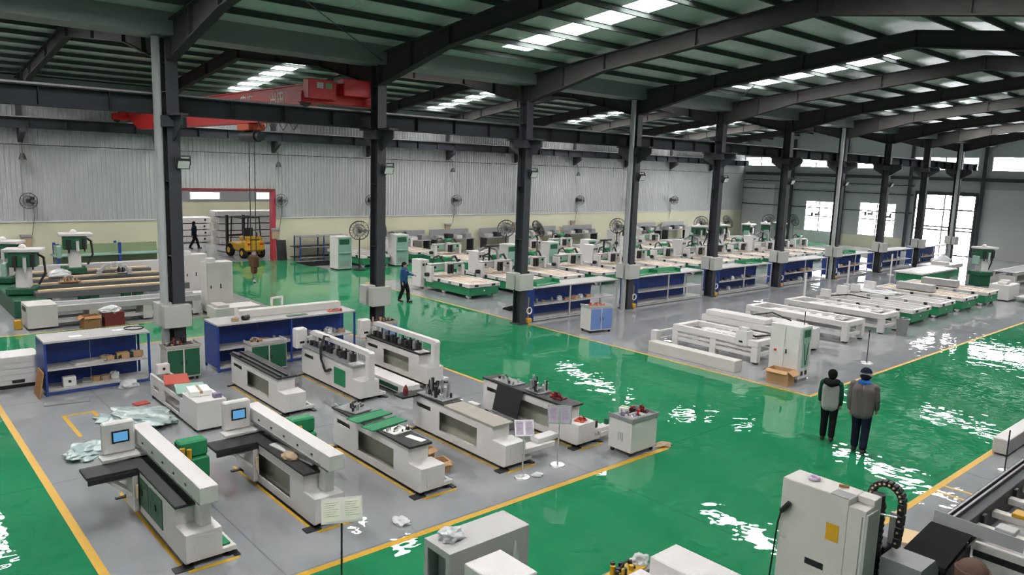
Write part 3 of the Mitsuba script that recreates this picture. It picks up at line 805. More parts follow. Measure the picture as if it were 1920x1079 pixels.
m5 = Proto(); machine_base(m5, top='black')
m5.add('out_arm', bx(0.5, 1.1, 0.05, 0.25, 0.2, 0.28, 0.01), 'white')
m5.add('out_arm', bx(0.9, 1.0, 0.25, 0.45, 0.14, 0.26, 0.008), 'white')
m5.add('out_arm', bx(0.72, 1.2, 0.0, 0.1, 0.1, 0.2, 0.006), 'white')
m5.add('motor', cyl((1.05, 0.16, 0.28), (1.05, 0.16, 0.4), 0.05, 12), 'dark_green')
m5.add('motor', cyl((0.7, 0.16, 0.28), (0.7, 0.16, 0.42), 0.05, 12), 'black')
put('drilling_machine', m5, 'white machine bed with black table and red drill unit, beside the white tool cabinet', 'machine', (10.94, MY, 0))
put('drill_head', gadget(31, 10, 0.36, 0.5, 0.34), 'upright black and chrome drill head on the machine bed beside the white tool cabinet', 'drill head', (11.2, MY + 1.5, 0.815), 0)
put('drill_head', gadget(32, 6, 0.4, 0.7, 0.1), 'low grey fittings on the far end of the bed beside the white tool cabinet', 'fittings', (11.15, MY + 2.4, 0.815), 0)
put('hand_drill', gadget(33, 6, 0.22, 0.3, 0.13, ('red', 'dark_red', 'black')), 'red power tool on the black table beside the white tool cabinet', 'power tool', (11.2, MY + 0.85, 0.815), 0)
put('hand_drill', gadget(34, 5, 0.24, 0.2, 0.06, ('red', 'orange', 'black')), 'small red tool on the white end block of the bed beside the tool cabinet', 'power tool', (11.2, MY + 0.18, 0.5), 20)
pn = Proto()
pn.add('', rot(bx(-0.012, 0.012, -0.42, 0.42, 0, 0.62, 0.004), 14, (0, 1, 0)), 'black')
put('black_panel', pn, 'large black sheet leaning on the side of the bed beside the white tool cabinet', 'panel', (10.74, MY + 2.05, 0.22), 0)
stl = Proto()
stl.add('', cat([bx(-0.15, 0.1, -0.4, 0.4, 0.0, 0.22, 0.01)]), 'mid_grey')
put('steel_block', stl, 'grey steel block on the floor under the leaning black sheet', 'block', (10.62, MY + 2.05, 0), 0)
stl = Proto()
stl.add('', bx(-0.07, 0.07, -0.16, 0.16, 0, 0.3, 0.01), 'white')
put('support_block', stl, 'small white block standing between the two machine beds behind the black sheet', 'block', (10.55, MY + 2.9, 0), 0)

# second row
m7 = Proto(); machine_base(m7, top='belt')
m7.add('guide_rail', cat([bx(0.05, 0.09, 0.35, 3.0, 0.815, 0.85, 0.003), bx(0.2, 0.24, 0.35, 3.0, 0.815, 0.85, 0.003), bx(-0.02, 0.05, 2.5, 3.0, 0.815, 0.87, 0.003)]), 'black')
put('drilling_machine', m7, 'low white machine bed with long black rails on top, in front of the green cupboard', 'machine', (7.08, 15.4, 0))


def arm_machine(p, cable):
    p.add('beam', ext(Polygon([(0.1, 1.07), (3.0, 1.07), (3.0, 1.16), (2.9, 1.19), (0.0, 1.19), (-0.05, 1.15), (-0.05, 1.07)]), 0.22, 0.36, 'x'), 'white')
    p.add('post', cat([bx(0.2, 0.38, -0.02, 0.14, 0.5, 1.08, 0.012)]), 'white')
    p.add('post', cat([bx(0.18, 0.38, 2.8, 3.0, 0.76, 1.06, 0.02)]), 'white')
    c = p.add('control_box', bx(-0.2, 0.12, 2.95, 3.2, 0.72, 1.26, 0.03), 'white', label='white control box')
    p.add(c + '__slot', bx(-0.1, 0.03, 2.945, 2.952, 0.86, 0.92, 0.002), 'black')
    p.add('control_arm', bx(0.1, 0.3, 3.0, 3.1, 0.9, 1.0, 0.01), 'white')
    r = random.Random(5)
    for i in range(13):
        y = 0.62 + 0.178 * i
        p.add('drill_unit', bx(0.1 + 0.05 * r.random(), 0.24, y, y + 0.1, 0.815, 0.93 + 0.11 * r.random(), 0.006), ['black', 'mid_grey', 'black', 'steel'][i % 4])
        p.add('drill_bit', cyl((0.29, y + 0.05, 0.815), (0.29, y + 0.05, 1.06), 0.02, 8), ['chrome', 'black'][i % 2])
    p.add('work_plate', bx(0.0, 0.3, 0.32, 0.6, 0.815, 0.835, 0.004), 'white')
    if cable:
        pts = [(0.2, 1.9, 1.2), (0.05, 1.85, 1.25), (-0.08, 1.8, 1.0), (-0.1, 1.75, 0.7), (-0.06, 1.6, 0.4), (-0.02, 1.4, 0.5)]
        for o in (0, 0.03, 0.06):
            p.add('cable', tube([(a, b + o, z) for a, b, z in pts], 0.018, 6), 'black')
        p.add('door', bx(-0.012, 0.0, 0.72, 1.28, 0.18, 0.6, 0.004), 'green', label='green door')


m8 = Proto(); machine_base(m8, window=False, top='mid_grey'); arm_machine(m8, True)
put('drilling_machine', m8, 'white arm machine with black cables over its side and a green door', 'machine', (8.95, 15.35, 0))
m9 = Proto(); machine_base(m9, top='black'); arm_machine(m9, False)
put('drilling_machine', m9, 'white arm machine farthest right in its row, next to the green aisle', 'machine', (10.97, 15.5, 0))
lt = Proto()
lt.add('body', cat([bx(0, 0.45, 0, 2.2, 0.05, 0.28, 0.01)]), 'white')
lt.add('recess', bx(-0.006, 0.0, 0.3, 2.0, 0.09, 0.2, 0.002), 'dark_green')
lt.add('foot', bx(0.02, 0.1, 0.05, 0.15, 0, 0.05, 0), 'black'); lt.add('foot', bx(0.3, 0.4, 2.0, 2.1, 0, 0.05, 0), 'black')
put('machine_plinth', lt, 'low long white plinth on the floor between the two white arm machines', 'plinth', (10.0, 15.05, 0), 0)

m6 = Proto()
m6.add('bed', cat([plate_x(0, 0.03, 0, 3.0, 0.1, 0.52, [(0.95, 2.0, 0.14, 0.42), (2.35, 2.75, 0.26, 0.36)]), bx(0.42, 0.45, 0, 3.0, 0.1, 0.52, 0), bx(0.03, 0.42, 2.97, 3.0, 0.1, 0.52, 0), bx(0, 0.45, 0, 3.0, 0.08, 0.12, 0.004)]), 'white')
m6.add('end_block', bx(0.0, 0.62, -0.1, 0.75, 0.06, 0.66, 0.012), 'white')
m6.add('top_rail', cat([bx(0, 0.06, 2.0, 3.0, 0.52, 0.58, 0.006), bx(0.38, 0.45, 0.7, 3.0, 0.52, 0.56, 0.006)]), 'white')
for x, y in ((0.06, 0.1), (0.55, 0.1), (0.06, 2.9), (0.4, 2.9)):
    m6.add('foot', cyl((x, y, 0), (x, y, 0.1), 0.05, 12), 'black', smooth=30)
put('drilling_machine', m6, 'low white machine bed carrying an orange sheet, beside the pile of clear plastic film', 'machine', (5.17, 15.5, 0))
one('orange_sheet', bx(-0.26, 0.26, -0.42, 0.42, 0, 0.03, 0.004), 'red_orange', 'orange sheet lying on the far end of the low white bed', 'sheet', loc=(5.48, 17.6, 0.582), rz=-14)
one('green_sheet', bx(-0.3, 0.3, -0.4, 0.4, 0, 0.02, 0.004), 'pale_green', 'pale green sheet lying on the low white bed in front of the orange sheet', 'sheet', loc=(5.5, 16.75, 0.582), rz=-14)
put('flat_box', carton(0.42, 0.5, 0.1, False, 'paper'), 'white flat carton on the low white bed beside the pale green sheet', 'box', (5.45, 16.05, 0.665), -8)
one('purple_label_box', bx(-0.08, 0.08, -0.06, 0.06, 0, 0.09, 0.004), 'ink', 'small purple box on the white end of the low bed', 'box', loc=(5.65, 15.55, 0.661))
cp = Proto()
cp.add('case', bx(-0.18, 0.18, -0.11, 0.11, 0.0, 0.32, 0.015), 'white')
cp.add('switch', cyl((0, -0.118, 0.18), (0, -0.11, 0.18), 0.03, 10), 'black')
# loose plastic film, boards and papers on the floor
one('plastic_film', crumple(1.3, 0.5, 0.85, 0.16, 4, 0.6), 'film', 'heap of translucent greenish plastic film on the floor beside the low white bed', 'plastic film', loc=(4.5, 16.95, 0), rz=35, smooth=50)
one('plastic_film', crumple(7.7, 0.34, 0.5, 0.14, 4, 0.6), 'film', 'smaller heap of translucent plastic film behind the control panel of the nearest drilling machine', 'plastic film', loc=(3.25, 15.5, 0), rz=-60, smooth=50)
one('orange_sheet', bx(-0.16, 0.16, -0.12, 0.12, 0, 0.02, 0.004), 'red_orange', 'small orange piece on the floor behind the plastic film heap', 'sheet', loc=(4.85, 18.1, 0), rz=10)
one('timber_strip', bx(-0.02, 0.02, -0.3, 0.3, 0, 0.02, 0.003), 'wood', 'pale timber strip on the floor beside the plastic film heap', 'timber strip', loc=(4.35, 15.35, 0), rz=-40)
one('grey_board', bx(-0.45, 0.45, -0.12, 0.12, 0, 0.03, 0.004), 'mid_grey', 'grey board lying on the floor at the left foot of the first blue workbench', 'board', loc=(3.55, 19.1, 0), rz=-8)
one('plastic_bag', crumple(2.2, 0.12, 0.16, 0.06, 3, 0.6), 'film_white', 'small white plastic bag on the floor near the front yellow line', 'plastic bag', loc=(6.3, 9.55, 0), smooth=50)
one('plastic_bag', crumple(5.2, 0.1, 0.1, 0.04, 3, 0.6), 'film_white', 'white scrap of plastic on the floor beside the base of the left pink notice stand', 'plastic bag', loc=(9.35, 9.62, 0), smooth=50)

# white tool cabinet at the corner of the work area
def tool_cabinet(sx, sy, sz, front='white', top='mid_grey', body='white', nd=2):
    p = Proto()
    p.add('body', bx(0, sx, 0, sy, 0.09, sz, 0.008), body)
    t = p.add('top_tray', cat([bx(-0.02, sx + 0.02, -0.02, sy + 0.02, sz, sz + 0.03, 0.004), bx(-0.02, sx + 0.02, -0.02, 0.0, sz + 0.03, sz + 0.08, 0), bx(sx, sx + 0.02, -0.02, sy + 0.02, sz + 0.03, sz + 0.08, 0), bx(-0.02, 0, -0.02, sy + 0.02, sz + 0.03, sz + 0.08, 0)]), top)
    for i in range(nd):
        w = sx / nd
        d = p.add('door', bx(i * w + 0.02, (i + 1) * w - 0.02, -0.014, 0.0, 0.13, sz - 0.04, 0.004), front)
        p.add(d + '__handle', bx(((i + 1) * w - 0.07) if i == 0 else (i * w + 0.05), ((i + 1) * w - 0.05) if i == 0 else (i * w + 0.07), -0.03, -0.014, sz * 0.5, sz * 0.62, 0.003), 'black')
    for x in (0.07, sx - 0.07):
        for y in (0.07, sy - 0.07):
            p.add('caster', cat([cyl((x - 0.02, y, 0.04), (x + 0.02, y, 0.04), 0.04, 12), bx(x - 0.03, x + 0.03, y - 0.02, y + 0.02, 0.05, 0.095, 0)]), 'black')
    return p


tc = tool_cabinet(0.8, 0.6, 0.72, nd=0)
tc.add('side_emblem', cat([bx(-0.006, 0.0, 0.22 + 0.05 * i, 0.25 + 0.05 * i, 0.28 + 0.03 * (i % 2), 0.46, 0) for i in range(3)]), 'light_grey')
put('tool_cabinet', tc, 'white tool cabinet with red tools on top, at the corner of the yellow line', 'cabinet', (11.42, 9.14, 0))
for i, (sd, x, y, lab, mats, s) in enumerate(((41, 11.95, 9.5, 'tangle of red and black tools on top of the white tool cabinet', ('dark_red', 'black', 'red'), (0.4, 0.4, 0.14)), (42, 11.62, 9.42, 'chrome and purple fittings on top of the white tool cabinet', ('chrome', 'ink', 'mid_grey'), (0.3, 0.28, 0.1)))):
    put('tool_pile', gadget(sd, 9, *s, mats), lab, 'tools', (x, y, 0.751), 15)
one('tool_tray', cat([bx(-0.2, 0.2, -0.12, 0.12, 0, 0.01, 0), bx(-0.2, 0.2, -0.12, -0.11, 0, 0.08, 0), bx(-0.2, 0.2, 0.11, 0.12, 0, 0.08, 0), bx(-0.2, -0.19, -0.12, 0.12, 0, 0.08, 0), bx(0.19, 0.2, -0.12, 0.12, 0, 0.08, 0)]), 'white', 'white tray at the front edge of the white tool cabinet top', 'tray', loc=(11.66, 9.26, 0.751), rz=0)
put('paper_carton', carton(0.16, 0.2, 0.12, False, 'paper'), 'small white carton at the back of the white tool cabinet top', 'box', (11.75, 9.62, 0.751), 20)
one('oily_rag', crumple(9.1, 0.2, 0.14, 0.05, 3, 0.6), 'tan', 'brown rag on the floor at the corner of the yellow line beside the tool cabinet', 'rag', loc=(12.55, 9.2, 0), smooth=40)

# notice stands
def notice(mat, w, h, ht, tilt, single=True, frame='chrome', ncol=2, ink='ink'):
    p = Proto()
    p.add('base', cyl((0, 0, 0), (0, 0, 0.022), 0.15, 28, 0.14), 'chrome', smooth=30)
    p.add('pole', cyl((0, 0, 0.02), (0, 0, ht), 0.014, 10), 'chrome' if single else 'black', smooth=30)
    T = lambda m: mv(rot(m, -tilt, (1, 0, 0)), 0, -0.02, ht)
    b = p.add('board', T(bx(-w / 2, w / 2, -0.012, 0.012, -h / 2, h / 2, 0.003)), frame)
    gap = 0.04
    cw = (w - 0.05 - gap * (ncol - 1)) / ncol
    for i in range(ncol):
        x0 = -w / 2 + 0.025 + i * (cw + gap)
        s = p.add(b + '__sheet', T(bx(x0, x0 + cw, -0.016, -0.012, -h / 2 + 0.03, h / 2 - 0.03, 0)), mat)
        ls = [bx(x0 + 0.02, x0 + cw - 0.02 - 0.03 * ((j * 7) % 3), -0.0175, -0.016, h / 2 - 0.07 - j * 0.028, h / 2 - 0.064 - j * 0.028, 0) for j in range(int((h - 0.11) / 0.028))]
        p.add('print_lines', T(cat(ls)), ink)
    return p


put('notice_stand', notice('paper_pink', 0.36, 0.3, 0.96, 28, ncol=2), 'chrome notice stand with tilted pink sheets, left of the two before the white beds', 'notice stand', (9.05, 9.72, 0), -32)
put('notice_stand', notice('paper_pink', 0.46, 0.36, 1.02, 8, ncol=2), 'chrome notice stand with pale pink sheets, right of the two before the white beds', 'notice stand', (10.0, 9.76, 0), -42)
put('notice_stand', notice('paper_cream', 0.54, 0.33, 1.08, 30, single=False, frame='white', ink='cloth_band'), 'white framed notice stand with two cream sheets at the bottom edge of the photo', 'notice stand', (4.68, 8.5, 0), -24)
# ------------------------------------------------------------------ blue workbench shelves
def workbench(L, D=0.95, open_right=0.0, div=1, ztop=1.30):
    """long bench: grey top, two grey shelves, blue sheet back, ends and posts; front at y = 0"""
    p = Proto()
    p.add('bench_top', bx(0, L, -0.03, D, ztop - 0.05, ztop, 0.006), 'light_grey')
    Lb = L - open_right
    p.add('shelf', bx(0.06, L - 0.06, 0.03, D - 0.3, 0.58, 0.62, 0.004), 'light_grey', label='grey middle shelf')
    p.add('shelf', bx(0.06, L - 0.06, 0.03, D - 0.3, 0.08, 0.13, 0.004), 'light_grey', label='grey bottom shelf')
    n = max(2, round(Lb / 1.2))
    for i in range(n):
        a, b = 0.04 + (Lb - 0.06) * i / n, 0.04 + (Lb - 0.06) * (i + 1) / n
        p.add('back_panel', bx(a + 0.004, b - 0.004, D - 0.28, D - 0.255, 0.1, ztop - 0.05, 0.003), 'blue')
    p.add('end_panel', bx(0.0, 0.025, 0.03, D - 0.02, 0.1, ztop - 0.05, 0.003), 'blue')
    for x in [0.0, L - 0.05] + ([Lb * 0.5] if div else []):
        pm = 'light_grey' if (open_right > 0.3 and x > 0) else 'blue'
        p.add('post', bx(x, x + 0.05, -0.02, 0.03, 0, ztop - 0.05, 0.004), pm)
        p.add('post', bx(x, x + 0.05, D - 0.06, D - 0.01, 0, ztop - 0.05, 0.004), pm)
    p.add('rail', bx(0.05, L - 0.05, -0.018, 0.0, 0.03, 0.08, 0.003), 'light_grey' if open_right > 0.3 else 'blue')
    return p


WB = []
wA = workbench(2.3, 0.95, 0.12, 0)
wB = workbench(4.1, 0.95, 0.0, 1)
wC = [workbench(4.75, 0.95, o, 1) for o in (0.85, 0.5, 0.32)]
put('workbench', wA, 'blue shelf workbench with brown sheets on its middle shelf, leftmost, beside the leaning brown board', 'workbench', (3.28, 19.85, 0))
put('workbench', wB, 'long blue shelf workbench behind the second row of white machines, carrying a long white beam', 'workbench', (7.2, 19.7, 0))
ord_lab = ['nearest of the middle row of blue shelf workbenches, behind the blue and white cabinet', 'second of the middle row of blue shelf workbenches, carrying green sheet covers', 'third of the middle row of blue shelf workbenches, with bags on its lower shelf',
           'fourth of the middle row of blue shelf workbenches', 'fifth of the middle row of blue shelf workbenches', 'sixth of the middle row of blue shelf workbenches', 'seventh and farthest of the middle row of blue shelf workbenches, near the glazed door']
for k in range(7):
    put('workbench', wC[min(k, 2)], ord_lab[k], 'workbench', (19.05 + BAY * k, 20.25, 0))

# things on and around the benches
r = random.Random(21)


def item(kind, s=1.0, mat=None):
    p = Proto()
    if kind == 'bin':
        p.add('', cat([bx(-0.11, 0.11, -0.08, 0.08, 0, 0.01, 0), bx(-0.11, 0.11, -0.08, -0.07, 0, 0.06, 0), bx(-0.11, 0.11, 0.07, 0.08, 0, 0.1, 0), bx(-0.11, -0.1, -0.08, 0.08, 0, 0.1, 0), bx(0.1, 0.11, -0.08, 0.08, 0, 0.1, 0)]), mat or 'mid_grey')
    elif kind == 'roll':
        m = mv(rot(trimesh.creation.annulus(0.05, 0.1, 0.1, sections=18), 0, (0, 0, 1)), 0, 0, 0.05)
        p.add('', m, mat or 'tan', smooth=30)
    elif kind == 'can':
        p.add('', cat([cyl((0, 0, 0), (0, 0, 0.15), 0.055, 14), cyl((0, 0, 0.15), (0, 0, 0.165), 0.045, 14)]), mat or 'mid_grey', smooth=30)
    elif kind == 'box':
        p.add('', bx(-0.13, 0.13, -0.1, 0.1, 0, 0.13, 0.004), mat or 'card')
    elif kind == 'bag':
        p.add('', crumple(s * 10 + 1.7, 0.13, 0.11, 0.13, 3, 0.5), mat or 'film_white', smooth=50)
    elif kind == 'motor':
        p.add('', cat([cyl((-0.1, 0, 0.06), (0.1, 0, 0.06), 0.06, 14), bx(-0.06, 0.06, -0.06, 0.06, 0, 0.03, 0), cyl((0.1, 0, 0.06), (0.15, 0, 0.06), 0.015, 8)]), mat or 'black', smooth=30)
    return p


NAMES = {'bin': ('parts_bin', 'bin'), 'roll': ('tape_roll', 'roll'), 'can': ('metal_can', 'can'), 'box': ('small_carton', 'box'), 'bag': ('plastic_bag', 'bag'), 'motor': ('small_motor', 'motor')}
WORD = {'bin': 'small parts bin', 'roll': 'tan tape roll', 'can': 'small metal can', 'box': 'small brown carton', 'bag': 'crumpled white bag', 'motor': 'small black motor'}
LIB = {k: item(k) for k in NAMES}


def stock(x0, x1, y, z, n, where, group):
    kinds = list(NAMES)
    ks = [kinds[r.randrange(6)] for _ in range(n)]
    seen = {}
    for i, k in enumerate(ks):
        x = x0 + (x1 - x0) * (i + 0.5) / n + r.uniform(-0.03, 0.03)
        c = ks.count(k)
        seen[k] = seen.get(k, 0) + 1
        lab = WORD[k] if c == 1 else '%s, %s from the left,' % (WORD[k], NTH[seen[k] - 1])
        put(NAMES[k][0], LIB[k], '%s %s' % (lab, where), NAMES[k][1], (x, y + r.uniform(-0.06, 0.08), z + 0.001), r.uniform(-30, 30), group, sc=r.uniform(0.75, 1.1))


ws = Proto()
ws.add('', cat([bx(-0.35, 0.3, -0.2, 0.2, 0, 0.02, 0.003), bx(-0.3, 0.4, -0.15, 0.22, 0.02, 0.04, 0.003)]), 'cream_white')
put('sheet_stack', ws, 'stack of cream sheets on the left half of the middle shelf of the leftmost workbench', 'sheets', (4.25, 20.2, 0.621), 6)
sw = Proto()
sw.add('case', bx(-0.14, 0.14, -0.08, 0.08, 0, 0.24, 0.012), 'white')
sw.add('window', bx(-0.03, 0.03, -0.088, -0.08, 0.1, 0.16, 0.003), 'black')
put('control_case', sw, 'white case with a black square hole on the bottom shelf of the leftmost workbench', 'case', (3.8, 20.05, 0.13), 0)
put('control_case', sw, 'white case with a black square hole at the far end of the low white bed', 'case', (5.4, 18.3, 0.583), 6)
stock(4.55, 5.45, 20.15, 0.62, 7, 'on the leftmost workbench middle shelf', 'items on the middle shelf of the leftmost workbench')
stock(4.1, 4.9, 20.15, 0.13, 4, 'on the leftmost workbench bottom shelf', 'items on the bottom shelf of the leftmost workbench')
one('plastic_bag', crumple(4.4, 0.24, 0.18, 0.14, 3, 0.5), 'film_white', 'large white plastic bag on the floor against the right foot of the leftmost workbench', 'plastic bag', loc=(5.0, 19.62, 0), smooth=50)
one('wooden_board', rot(bx(-0.015, 0.015, -0.3, 0.3, 0, 0.62, 0.004), 10, (0, 1, 0)), 'wood_dark', 'brown wooden board leaning against the left end of the leftmost workbench', 'board', loc=(3.12, 20.0, 0), rz=0)
for x, y, a in ((4.0, 20.15, 3), (5.0, 20.35, -4)):
    one('paper_sheet', bx(-0.14, 0.14, -0.1, 0.1, 0, 0.004, 0), 'paper', 'white paper on top of the leftmost workbench, %s' % ('left one' if x < 4.5 else 'right one'), 'paper', loc=(x, y, 1.301), rz=a)
one('wire_loop', mv(rot(trimesh.creation.torus(0.22, 0.012, major_sections=24, minor_sections=6), 0, (1, 0, 0)), 0, 0, 0.013), 'black', 'black wire loop lying on the right end of the leftmost workbench top', 'wire', loc=(5.35, 20.35, 1.301), smooth=60)
bm = Proto()
bm.add('profile', cat([bx(-1.55, 1.55, -0.14, 0.14, 0, 0.2, 0.006)]), 'cream_white')
bm.add('end_plate', bx(-1.57, -1.55, -0.15, 0.15, -0.0, 0.26, 0.004), 'white')
put('white_beam', bm, 'long white beam lying on top of the second blue workbench', 'beam', (9.55, 20.35, 1.301), 0)
stock(8.2, 9.2, 20.0, 0.62, 5, 'on the second blue workbench middle shelf, left half', 'items on the left middle shelf of the second workbench')
stock(9.4, 11.1, 20.0, 0.62, 8, 'on the second blue workbench middle shelf, right half', 'items on the right middle shelf of the second workbench')
stock(7.6, 8.2, 19.95, 1.30, 2, 'on top of the second blue workbench', 'items on the second workbench top')
put('tool_pile', gadget(52, 6, 0.4, 0.2, 0.06, ('red_orange', 'orange', 'mid_grey')), 'orange red clamps on the right end of the second blue workbench top', 'tools', (10.7, 19.85, 1.301), 0)
one('green_sheet', bx(-0.3, 0.3, -0.08, 0.08, 0, 0.015, 0.003), 'dark_green', 'small green plate on the second blue workbench top beside the long white beam', 'plate', loc=(9.5, 19.82, 1.301))
stl = Proto()
stl.add('', cat([bx(-0.2, 0.2, -0.03, 0.03, 0, 0.05, 0), bx(-0.2, 0.2, -0.03, 0.03, 0.40, 0.45, 0), bx(-0.2, -0.15, -0.03, 0.03, 0.05, 0.4, 0), bx(0.15, 0.2, -0.03, 0.03, 0.05, 0.4, 0)]), 'white')
put('square_stand', stl, 'small white square stand behind the long white beam on the second blue workbench', 'stand', (9.25, 20.58, 1.301), 12)
stock(19.4, 22.6, 20.6, 0.62, 8, 'on the nearest middle row workbench', 'items on the nearest middle row workbench')
for k in range(2, 7):
    x0 = 19.05 + BAY * k
    stock(x0 + 0.3, x0 + 3.4, 20.55, 0.62, 6, 'on the %s middle row workbench, middle shelf' % NTH[k], 'items on the middle shelf of the %s workbench of the middle row' % NTH[k])
    if k < 5:
        stock(x0 + 0.3, x0 + 3.4, 20.55, 0.13, 4, 'on the %s middle row workbench, bottom shelf' % NTH[k], 'items on the bottom shelf of the %s workbench of the middle row' % NTH[k])
gc = Proto()
gc.add('', cat([bx(-0.75, 0.75, -0.35, 0.35, 0, 0.03, 0.006), rot(bx(-0.75, 0.75, -0.01, 0.01, 0, 0.2, 0.003), -20, (1, 0, 0), (0, 0, 0))] + [bx(-0.75, -0.73, -0.3, 0.35, 0.03, 0.16, 0), bx(0.73, 0.75, -0.3, 0.35, 0.03, 0.16, 0)]), 'green')
for x, y, z, rz, lab in ((25.9, 20.75, 1.301, 8, 'left green sheet metal cover on the second workbench of the middle row'), (27.5, 20.75, 1.301, -6, 'right green sheet metal cover on the second workbench of the middle row'),
                         (20.0, 20.8, 1.301, 10, 'green sheet metal cover on the nearest workbench of the middle row'), (34.6, 20.85, 1.301, 0, 'green sheet metal cover on the third workbench of the middle row'), (45.2, 20.85, 1.301, 0, 'green sheet metal cover on the fifth workbench of the middle row')):
    put('cover_plate', gc, lab, 'cover', (x, y, z), rz)
tp = Proto()
tp.add('post', cyl((0, 0, 0), (0, 0, 0.95), 0.02, 8), 'yellow')
tp.add('foot_block', bx(-0.12, 0.12, -0.1, 0.1, 0, 0.16, 0.02), 'yellow')
tp.add('hose_coil', mv(rot(trimesh.creation.torus(0.12, 0.025, major_sections=20, minor_sections=6), 90, (1, 0, 0)), 0.0, -0.05, 0.45), 'paper')
for k in range(1, 9):
    put('hose_stand', tp, 'yellow foot with a pale hose coil beside the %s steel column from the left' % NTH[k + 1], 'hose stand', (C1 + BAY * (k + 1) + 0.43, YC - 0.02, 0), 0, 'yellow hose stands at the columns')

# small cabinets around the benches
gcab = tool_cabinet(0.82, 0.5, 0.86, 'dark_green', 'cloth_band', 'cream_white')
put('cupboard', gcab, 'green two door cupboard with tools on top, between the two left blue workbenches', 'cupboard', (5.84, 19.42, 0))
put('tool_pile', gadget(61, 10, 0.7, 0.4, 0.16, ('tan', 'black', 'dark_red')), 'brown and dark tools on top of the green cupboard between the two left workbenches', 'tools', (6.2, 19.68, 0.892), 0)
put('cupboard', tool_cabinet(0.98, 0.45, 0.80, 'dark_green', 'light_grey', 'cream_white'), 'green two door cupboard standing in front of the second blue workbench', 'cupboard', (7.8, 18.95, 0))
put('tool_pile', gadget(62, 6, 0.3, 0.25, 0.12, ('wood_dark', 'tan', 'black')), 'small brown tools on the green cupboard before the second blue workbench', 'tools', (8.0, 19.15, 0.832), 0)
put('tool_cart', tool_cabinet(0.8, 0.5, 0.84, 'blue_light', 'cloth_band', 'light_grey'), 'tool cart heaped with red tools at the foot of the second steel column', 'cart', (11.75, 19.35, 0))
put('tool_pile', gadget(63, 12, 0.72, 0.42, 0.16, ('dark_red', 'black', 'tan')), 'heap of dark red and black tools on the cart at the second steel column', 'tools', (12.15, 19.6, 0.872), 0)
put('tool_cabinet', tool_cabinet(0.95, 0.62, 0.90, 'blue_light', 'light_grey', 'white'), 'small white cabinet with light blue doors in front of the middle row of workbenches', 'cabinet', (19.4, 17.65, 0), -12)
put('tool_pile', gadget(64, 7, 0.6, 0.35, 0.1, ('wood_dark', 'red_orange', 'tan')), 'brown and red tools on the cabinet with light blue doors', 'tools', (19.93, 17.85, 0.932), -12)
put('parts_crate', carton(0.55, 0.4, 0.3, True, 'wood_dark'), 'brown crate beside the white arm machine with black cables', 'crate', (10.25, 18.75, 0), 0)

# white stacked base at the far left
wsbp = Proto()
wsbp.add('body', bx(-1.6, 0, 0, 0.8, 0.1, 0.78, 0.012), 'white')
for i in range(4):
    wsbp.add('side_rib', bx(-1.6, 0.0, -0.014, 0.0, 0.22 + 0.14 * i, 0.33 + 0.14 * i, 0.004), 'white')
wsbp.add('vent_slot', bx(-0.6, -0.34, -0.02, -0.0, 0.14, 0.21, 0.002), 'black')
wsbp.add('skid', bx(-1.5, -0.1, 0.05, 0.75, 0, 0.1, 0.01), 'black')
put('ribbed_machine', wsbp, 'white ribbed machine at the left edge of the photo, behind the leaning brown board', 'machine', (3.38, 20.95, 0))

# ------------------------------------------------------------------ long panel machines in the left rear work area
def long_bed(L, D, H, post_n=4):
    p = Proto()
    p.add('bed_rail', cat([bx(0, L, 0, 0.16, H - 0.2, H, 0.01), bx(0, L, D - 0.16, D, H - 0.2, H, 0.01)]), 'light_grey')
    p.add('bed_top', bx(0.1, L - 0.1, 0.14, D - 0.14, H - 0.06, H - 0.02, 0.004), 'mid_grey')
    p.add('lower_rail', cat([bx(0, L, 0.02, 0.12, 0.16, 0.26, 0.006), bx(0, L, D - 0.12, D - 0.02, 0.16, 0.26, 0.006)]), 'cream_white')
    for i in range(post_n):
        x = (L - 0.3) * i / (post_n - 1)
        p.add('leg', bx(x, x + 0.3, 0.0, D, 0.05, H - 0.2, 0.01), 'cream_white')
        p.add('foot', cat([cyl((x + 0.15, y, 0), (x + 0.15, y, 0.05), 0.07, 10) for y in (0.1, D - 0.1)]), 'black')
    return p


lb = long_bed(5.3, 1.0, 0.72)
lb.add('end_cabinet', bx(-0.1, 0.75, -0.02, 1.02, 0.06, 0.80, 0.012), 'cream_white')
lb.add('end_opening', bx(-0.112, -0.1, 0.2, 0.8, 0.58, 0.72, 0.002), 'black')
put('panel_machine', lb, 'long pale machine bed lying across the left rear area behind the leftmost workbench', 'machine', (4.3, 27.75, 0))
put('cardboard_box', carton(0.5, 0.4, 0.4, True, 'wood_dark'), 'brown box of parts on the floor before the long pale machine bed', 'box', (5.9, 27.38, 0), 5)
put('cardboard_box', carton(0.6, 0.4, 0.45, False, 'dark_red'), 'dark brown closed box beside the open brown box before the long pale machine bed', 'box', (6.6, 27.45, 0), 0)
one('plastic_bag', crumple(6.6, 0.3, 0.22, 0.14, 3, 0.5), 'film_white', 'white plastic bag on top of the dark brown box before the long pale machine bed', 'plastic bag', loc=(6.5, 27.45, 0.455), smooth=50)
one('yellow_block', bx(-0.1, 0.1, -0.1, 0.1, 0, 0.3, 0.02), 'yellow', 'small yellow block on the floor at the left end of the long pale machine bed', 'block', loc=(4.0, 28.2, 0))


